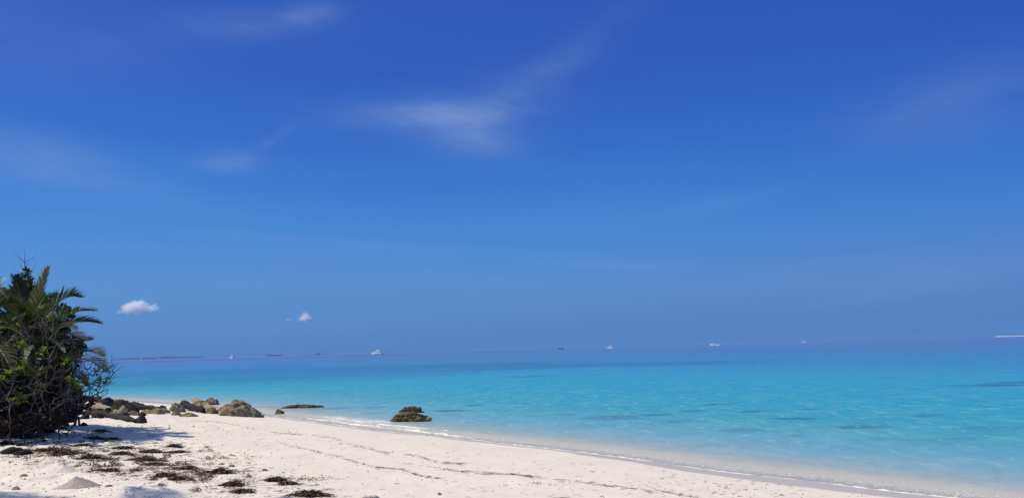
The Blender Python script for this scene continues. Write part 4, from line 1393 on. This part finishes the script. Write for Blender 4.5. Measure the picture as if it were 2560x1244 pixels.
def leaf_cloud(name, parent, root, blobs, n, material, seed, size=(.06, .14)):
    """broad leaves spread through soft-edged lumps; blobs = (centre, radius vector)"""
    r = np.random.default_rng(seed)
    C = np.array([tuple(b[0]) for b in blobs]); S = np.array([b[1] for b in blobs])
    wts = S.prod(1) ** .6; wts /= wts.sum()
    k = r.choice(len(blobs), n, p=wts)
    d = r.standard_normal((n, 3)); d /= np.linalg.norm(d, axis=1)[:, None]
    q = r.uniform(.35, 1.0, n) ** .5
    q = q * (1 + .25 * np.array([mn.noise(Vector(x * 2.2) + Vector((seed, i % 7, 0))) for i, x in zip(k, d)]))
    P = C[k] + d * S[k] * q[:, None]
    ln = r.uniform(*size, n)
    ax = d * .8 + r.standard_normal((n, 3)) * .6 + np.array([0, 0, .25]); ax /= np.linalg.norm(ax, axis=1)[:, None]
    sd = np.cross(ax, r.standard_normal((n, 3))); sd /= np.linalg.norm(sd, axis=1)[:, None]
    nm = np.cross(ax, sd)
    rt = np.array(tuple(root))
    prof = [(0, .04, 0), (.35, .24, .03), (.72, .30, .02), (1, .03, -.06)]
    V = np.empty((n, 8, 3))
    for j, (a, w, b) in enumerate(prof):
        mid = P + ax * (ln * a)[:, None] + nm * (ln * b)[:, None]
        V[:, 2 * j] = mid + sd * (ln * w)[:, None] - rt
        V[:, 2 * j + 1] = mid - sd * (ln * w)[:, None] - rt
    base = np.arange(n)[:, None] * 8
    Fq = np.concatenate([base + np.array([[2 * j, 2 * j + 1, 2 * j + 3, 2 * j + 2]]) for j in range(3)], 0)
    tone = np.repeat(np.clip(r.normal(.45, .28, n), 0, 1), 8)
    return mesh_obj(name, V.reshape(-1, 3), Fq, material, parent, smooth=False, attrs={'tone': tone})


def stems(name, parent, root, ends, material, seed, r0=.035):
    rr = random.Random(seed)
    mb = MB()
    for e_ in ends:
        a = root + Vector((rr.uniform(-.25, .25), rr.uniform(-.25, .25), 0))
        a.z = gz(a.x, a.y) - .05
        pts = []
        for i in range(9):
            t = i / 8
            q = a.lerp(e_, t) + Vector((rr.uniform(-.06, .06), rr.uniform(-.06, .06), .25 * math.sin(math.pi * t)))
            pts.append(q - root)
        mb.tube(pts, [r0 * (1 - .75 * i / 8) for i in range(9)], 5)
    return mb.build(name, material, parent, True)


def shrub(name, px, Y, blobs_px, n, material, label, seed, size=(.06, .14), cat='shrub', group=None):
    root = root_at(px, Y)
    e = empty(name, root, label, cat, group)
    bl = []
    for x, y_, yy, w, h in blobs_px:
        u = yy / F
        bl.append((at_y(x, y_, yy), (w * u, w * u * .9, h * u)))
    leaf_cloud('foliage', e, root, bl, n, material, seed, size)
    stems('stem', e, root, [b[0] for b in bl], m_twig, seed)
    return e


shrub('leafy_shrub', 40, 22.0, [(10, 780, 22, 60, 60), (70, 760, 22, 50, 50), (40, 850, 21.6, 80, 70), (110, 830, 22, 50, 50), (30, 940, 21.5, 80, 70), (110, 920, 22.4, 60, 60), (60, 1010, 21, 80, 50), (140, 990, 22.4, 46, 46), (150, 800, 22.3, 32, 40), (5, 840, 20.8, 50, 50), (80, 800, 21.2, 44, 40), (130, 870, 21.2, 40, 40)],
      15000, m_broad, 'dense dark green shrub filling the thicket behind the bare branches', 41)
shrub('leafy_shrub', 175, 22.2, [(182, 862, 21.2, 26, 20), (165, 900, 21.2, 34, 30), (196, 872, 21.2, 14, 10), (150, 950, 21.2, 30, 34), (178, 985, 21.4, 22, 24)], 1300, m_broad, 'small dark leaved shrub at the right flank of the thicket', 42)
shrub('leafy_shrub', -150, 19.0, [(-120, 800, 19, 90, 90), (-200, 880, 19, 100, 90), (-80, 960, 18, 90, 80), (-20, 1000, 19.5, 70, 60), (-260, 960, 18, 100, 90), (-170, 1040, 17, 90, 60)], 6000, m_broad, 'dark shrub continuing beyond the left edge of the photo', 43)
m_deadleaf = leaf_mat('dead_brown_leaf', (0.020, 0.013, 0.010), (0.075, 0.045, 0.030), .1, .7)
shrub('dead_undergrowth', 60, 18.8, [(20, 1030, 18.6, 60, 44), (80, 1030, 18.8, 60, 40), (130, 1020, 19.0, 50, 36), (175, 1012, 19.6, 34, 26), (-40, 1030, 18.5, 60, 44), (100, 980, 19.2, 60, 40), (20, 975, 19.0, 60, 40), (150, 970, 19.4, 40, 34), (205, 1008, 20, 24, 16), (20, 1066, 17.0, 46, 22), (75, 1056, 17.1, 44, 24), (125, 1046, 17.5, 36, 20), (165, 1034, 18.2, 26, 16), (-30, 1070, 16.8, 46, 26)],
      9500, m_deadleaf, 'dark mass of dead leaves and stems at the foot of the thicket', 44, (.05, .13))
# tall sapling with bare twigs standing above the palms
rt = root_at(62, 21.0)
sap = empty('bare_sapling', rt, 'thin sapling with bare upright twigs rising above the palm', 'sapling')
mb = MB()
tr = [rt, at_y(58, 900, 21), at_y(60, 760, 21), at_y(63, 690, 21), at_y(62, 655, 21), at_y(62, 618, 21)]
mb.tube([p - rt for p in tr], [.04, .03, .02, .012, .008, .003], 6)
mb.build('stem', m_twig, sap, True)
for pts in [[(62, 655), (48, 644), (38, 636), (35, 630)], [(62, 656), (74, 649), (85, 642), (90, 634)], [(63, 661), (74, 657), (87, 648)], [(58, 676), (52, 664), (48, 648)], [(56, 685), (42, 678), (28, 667)],
            [(72, 689), (82, 676), (87, 664), (90, 656)], [(44, 706), (36, 700), (32, 688)]]:
    mb = MB()
    P = [at_y(x, y_, 21) - rt for x, y_ in pts]
    mb.tube(P, [.007 - .0045 * i / (len(P) - 1) for i in range(len(P))], 4)
    mb.build('twig', m_twig, sap, True)
for x, y_, w, h, n in ((62, 681, 8, 7, 60), (67, 698, 12, 8, 110), (60, 715, 20, 14, 200), (48, 735, 18, 18, 160), (82, 730, 14, 16, 120), (98, 736, 6, 6, 30)):
    u = 21 / F
    leaf_cloud('leaf_whorl', sap, rt, [(at_y(x, y_, 21 - .1), (w * u, w * u, h * u))], n, m_naupaka if y_ in (698, 736) else m_broad, int(x + y_), (.06, .12))

# bare, tangled bush in front: grown towards points spread through its crown
def grow(roots, targets, step=.13, reach=.9, kill=.17, iters=60, seed=1, jit=.35):
    r = np.random.default_rng(seed)
    nodes = [np.array(tuple(p)) for p in roots]
    parent = [-1] * len(nodes)
    T = np.array([tuple(t) for t in targets])
    alive = np.ones(len(T), bool)
    for it in range(iters):
        if not alive.any():
            break
        Nn = np.array(nodes)
        idx = np.where(alive)[0]
        d = np.linalg.norm(T[idx, None, :] - Nn[None, :, :], axis=2)
        near = d.argmin(1); dm = d.min(1)
        alive[idx[dm < kill]] = False
        acc = {}
        for ti, ni, dd in zip(idx, near, dm):
            if dd < kill or (dd > reach and it > 14 and r.random() < .6):
                continue
            acc.setdefault(ni, []).append((T[ti] - Nn[ni]) / dd)
        for ni, vs in acc.items():
            v = np.mean(vs, 0) + r.normal(0, jit, 3)
            v /= np.linalg.norm(v) + 1e-9
            p = nodes[ni] + v * step
            nodes.append(p); parent.append(ni)
    return nodes, parent


def branches_mesh(nodes, parent, root, tip_r=.006, expo=2.4, k=5, rmax=.05):
    n = len(nodes)
    kids = [[] for _ in range(n)]
    for i, p in enumerate(parent):
        if p >= 0:
            kids[p].append(i)
    rad = [0.0] * n
    for i in range(n - 1, -1, -1):
        rad[i] = tip_r if not kids[i] else min(rmax, sum(rad[c] ** expo for c in kids[i]) ** (1 / expo))
    chains = []

    def walk(i, first):
        ch = [first] if first is not None else []
        while True:
            ch.append(i)
            if not kids[i]:
                break
            ks = sorted(kids[i], key=lambda c: -rad[c])
            for c in ks[1:]:
                stack.append((c, i))
            i = ks[0]
        chains.append(ch)
    stack = [(i, None) for i in range(n) if parent[i] < 0]
    while stack:
        walk(*stack.pop())
    return chains, rad


rt = root_at(105, 17.6)
bush = empty('bare_bush', rt, 'tangled bush of bare grey branches with a few bright green leaf tufts', 'bush')
r_ = random.Random(21)
top = lambda x: np.interp(x, [-60, 0, 60, 130, 175, 210, 250, 285], [770, 790, 790, 775, 800, 850, 895, 930])
bot = lambda x: np.interp(x, [-60, 0, 100, 200, 240, 285], [1090, 1090, 1060, 1030, 1000, 985])
tg = []
while len(tg) < 440:
    x = r_.uniform(-60, 215)
    y_ = r_.uniform(top(x), bot(x))
    if y_ < 880 and r_.random() < .6:
        continue
    tg.append(at_y(x, y_, r_.uniform(16.6, 18.6) + max(0, x - 120) * .012))
for k in range(46):                       # thin outreaching twigs at the right
    x = r_.uniform(200, 290)
    tg.append(at_y(x, r_.uniform(max(top(x), 900), bot(x)), r_.uniform(18.0, 19.2)))
TUFTS = [(50, 862, 0), (106, 880, 0), (20, 935, 0), (44, 926, 0), (66, 916, 0), (72, 938, 0), (96, 962, 0), (90, 976, 1), (46, 992, 0), (212, 946, 0), (250, 952, 0), (240, 928, 0), (172, 950, 0), (45, 812, 1), (6, 950, 0), (60, 906, 0), (30, 1005, 0), (196, 968, 0), (165, 905, 0)]
tp = [at_y(x, y_, 16.9 + max(0, x - 100) * .012) for x, y_, _ in TUFTS]
roots = [root_at(x, yy) for x, yy in ((30, 16.6), (70, 17.0), (100, 17.2), (125, 17.8), (150, 18.2), (0, 17.2), (175, 18.6))]
nodes, par = grow(roots, tg + tp, seed=5, iters=52)
chains, rad = branches_mesh(nodes, par, rt, .0045, 2.5, rmax=.03)
main = sorted(chains, key=lambda c: -rad[c[min(1, len(c) - 1)]])
for ci_, ch in enumerate(main[:60]):
    mb = MB()
    mb.tube([Vector(nodes[i]) - rt for i in ch], [rad[i] for i in ch], 6) if len(ch) > 1 else None
    if mb.v:
        mb.build('branch', m_twig, bush, True)
mb = MB()
for ch in main[60:]:
    if len(ch) > 1:
        mb.tube([Vector(nodes[i]) - rt for i in ch], [rad[i] * (1.0 if j else .8) for j, i in enumerate(ch)], 4)
tw = mb.build('twigs', m_twig, bush, True)
tw['kind'] = 'stuff'


def tuft(parent, root, p, material, seed, n=15, ln=.15):
    r = random.Random(seed)
    vs, fs, ts = [], [], []
    for i in range(n):
        a = 2.4 * i + r.uniform(-.3, .3); e_ = r.uniform(-.25, 1.1)
        d = Vector((math.cos(a) * math.cos(e_), math.sin(a) * math.cos(e_), math.sin(e_)))
        s_ = d.cross(Vector((0, 0, 1))).normalized(); nn = s_.cross(d)
        L = ln * r.uniform(.75, 1.15); tone = min(1, max(0, r.gauss(.5, .3)))
        i0 = len(vs)
        for t, w, b in ((0, .03, 0), (.4, .13, .03), (.75, .20, .0), (.93, .13, -.06), (1, .02, -.1)):
            c_ = p + d * (L * t) + nn * (L * b) - root
            vs += [c_ + s_ * (L * w), c_ - s_ * (L * w)]; ts += [tone] * 2
        for k in range(4):
            b = i0 + 2 * k
            fs.append((b, b + 1, b + 3, b + 2))
    return mesh_obj('leaf_tuft', np.array([tuple(v) for v in vs]), np.array(fs), material, parent, smooth=False, attrs={'tone': ts})


for k, (p, (x, y_, kind)) in enumerate(zip(tp, TUFTS)):
    tuft(bush, rt, p, m_orange if kind else m_naupaka, 700 + k, 5 if kind else 16, .09 if kind else .15)
    if not kind and k % 2 == 0:
        tuft(bush, rt, p + Vector((.09, .05, -.07)), m_naupaka, 760 + k, 12, .12)
u_ = 18.4
for k, pts in enumerate([[(160, 1000), (176, 962), (217, 955), (262, 948), (290, 936)], [(170, 985), (190, 950), (212, 937), (241, 927), (287, 914)], [(212, 937), (240, 934), (265, 930), (288, 928)], [(160, 1000), (190, 972), (217, 966), (258, 964), (276, 958)],
                         [(205, 1010), (222, 998), (256, 989), (272, 982)], [(222, 998), (240, 987), (258, 974)], [(198, 1012), (198, 989), (204, 968), (216, 940)], [(224, 1000), (231, 970), (228, 950)], [(217, 955), (240, 962), (262, 962)],
                         [(190, 985), (214, 976), (240, 972)], [(262, 948), (278, 940), (284, 922)], [(150, 985), (182, 962), (205, 930), (230, 915)], [(140, 960), (170, 925), (200, 905), (215, 902)], [(241, 927), (262, 915), (284, 918)],
                         [(243, 990), (246, 970), (248, 955)], [(150, 930), (170, 890), (182, 862), (186, 850)], [(120, 900), (140, 862), (165, 850), (205, 843)], [(110, 840), (122, 800), (120, 762)], [(128, 850), (134, 800), (133, 756)],
                         [(60, 880), (62, 830), (50, 812), (45, 800)], [(62, 830), (75, 818), (100, 820), (118, 830)], [(130, 845), (150, 822), (175, 806)], [(135, 1010), (160, 1000), (176, 985), (200, 985)], [(60, 1000), (100, 960), (140, 945), (175, 950)],
                         [(20, 1020), (60, 985), (110, 975), (150, 990)], [(0, 900), (20, 880), (40, 885), (60, 860)], [(0, 870), (25, 850), (50, 842), (82, 850)], [(70, 1040), (110, 1010), (150, 995), (165, 972)], [(0, 1010), (40, 970), (80, 960), (120, 930)]]):
    mb = MB()
    cp = [at_y(x, y_, 17.2 + max(0, x - 100) * .012 + .15 * math.sin(k * 2.3)) for x, y_ in pts]
    P = []
    for a_, b_ in zip(cp[:-1], cp[1:]):
        for t in (0, .25, .5, .75):
            P.append(a_.lerp(b_, t) + Vector((r_.gauss(0, .025), r_.gauss(0, .04), r_.gauss(0, .03))))
    P.append(cp[-1])
    mb.tube([p - rt for p in P], [.017 * (1 - .72 * i / (len(P) - 1)) for i in range(len(P))], 5)
    # little side twigs
    for i in range(3, len(P) - 1, 2):
        d_ = Vector((r_.uniform(-.2, .6), r_.gauss(0, .3), r_.uniform(-.2, .5))).normalized() * r_.uniform(.12, .4)
        mb.tube([P[i] - rt, P[i] + d_ * .5 + Vector((0, 0, .03)) - rt, P[i] + d_ - rt], [.008, .006, .003], 4)
    mb.build('branch', m_twig, bush, True)
# grey dead limb hanging over the sand
rt2 = on_sand(128, 1042)
limb = empty('dead_branch', rt2, 'pale grey dead branch curving down over the sand below the bush', 'branch')
pp = [(125, 1033), (140, 1036), (155, 1034), (172, 1024), (180, 1010), (181, 1000), (178, 985), (168, 965)]
mb = MB(); mb.tube([at_y(x, y_, 18.4) - rt2 for x, y_ in pp], [.05, .045, .04, .035, .032, .028, .022, .015], 8)
mb.build('limb', m_twig, limb, True)
for pts in [[(172, 1024), (170, 1034), (172, 1052)], [(176, 1020), (184, 1030), (189, 1043)], [(160, 1032), (156, 1040), (153, 1050)], [(181, 1008), (195, 1012), (200, 1014), (218, 1008)], [(178, 1002), (160, 1004), (150, 1000)],
            [(155, 1004), (150, 1018), (147, 1028)], [(182, 1002), (197, 1013), (205, 1009)]]:
    mb = MB(); mb.tube([at_y(x, y_, 18.3) - rt2 for x, y_ in pts], [.018 - .011 * i / (len(pts) - 1) for i in range(len(pts))], 5)
    mb.build('twig', m_twig, limb, True)
# fallen sticks in the dark under the bush
for k, (a, b, w) in enumerate([((10, 1080), (80, 1050), 3), ((60, 1085), (120, 1062), 2.5), ((95, 1066), (130, 1046), 3), ((20, 1055), (60, 1098), 2.2), ((90, 1012), (122, 1000), 4), ((130, 1062), (133, 1076), 1.2)]):
    pa, pb = on_sand(*a), on_sand(*b)
    pa.z += .10; pb.z += .22
    mb = MB(); u = 17 / F
    mb.tube([pa.lerp(pb, i / 6) - pa + Vector((0, 0, .04 * math.sin(i * 1.1 + k))) for i in range(7)], [w * u * (1 - .5 * i / 6) for i in range(7)], 6)
    o = mb.build('fallen_stick', m_twig, None, True); o.location = pa
    tag(o, ['longest fallen grey stick, sloping up from the left edge under the bush', 'fallen grey stick just right of the longest stick under the bush', 'short thick fallen stick near the right end of the rubble', 'fallen stick crossing behind the longest stick at the left',
            'thick pale stick highest in the rubble under the bush', 'thin short twig standing upright in the sand below the bush'][k], 'stick', 'fallen sticks under the bush')
# tall palm standing outside the frame at the left; its crown shades the near sand
rt3 = Vector((-11.8, 9.4, gz(-11.8, 9.4) - .05)); cr3 = Vector((-11.1, 9.2, 8.0))
fr = []
for k in range(15):
    a = k * 2.399; ll = 2.5
    fr.append((cr3 + Vector((math.cos(a) * ll, math.sin(a) * ll * .9, .5 - .9 * (k % 3) * .7)), .9, m_palm, dict(leaf=.6, n=40)))
palm('tall_palm', rt3, cr3, 'tall coconut palm beyond the left edge, seen only by its shade on the sand', fr, 9)
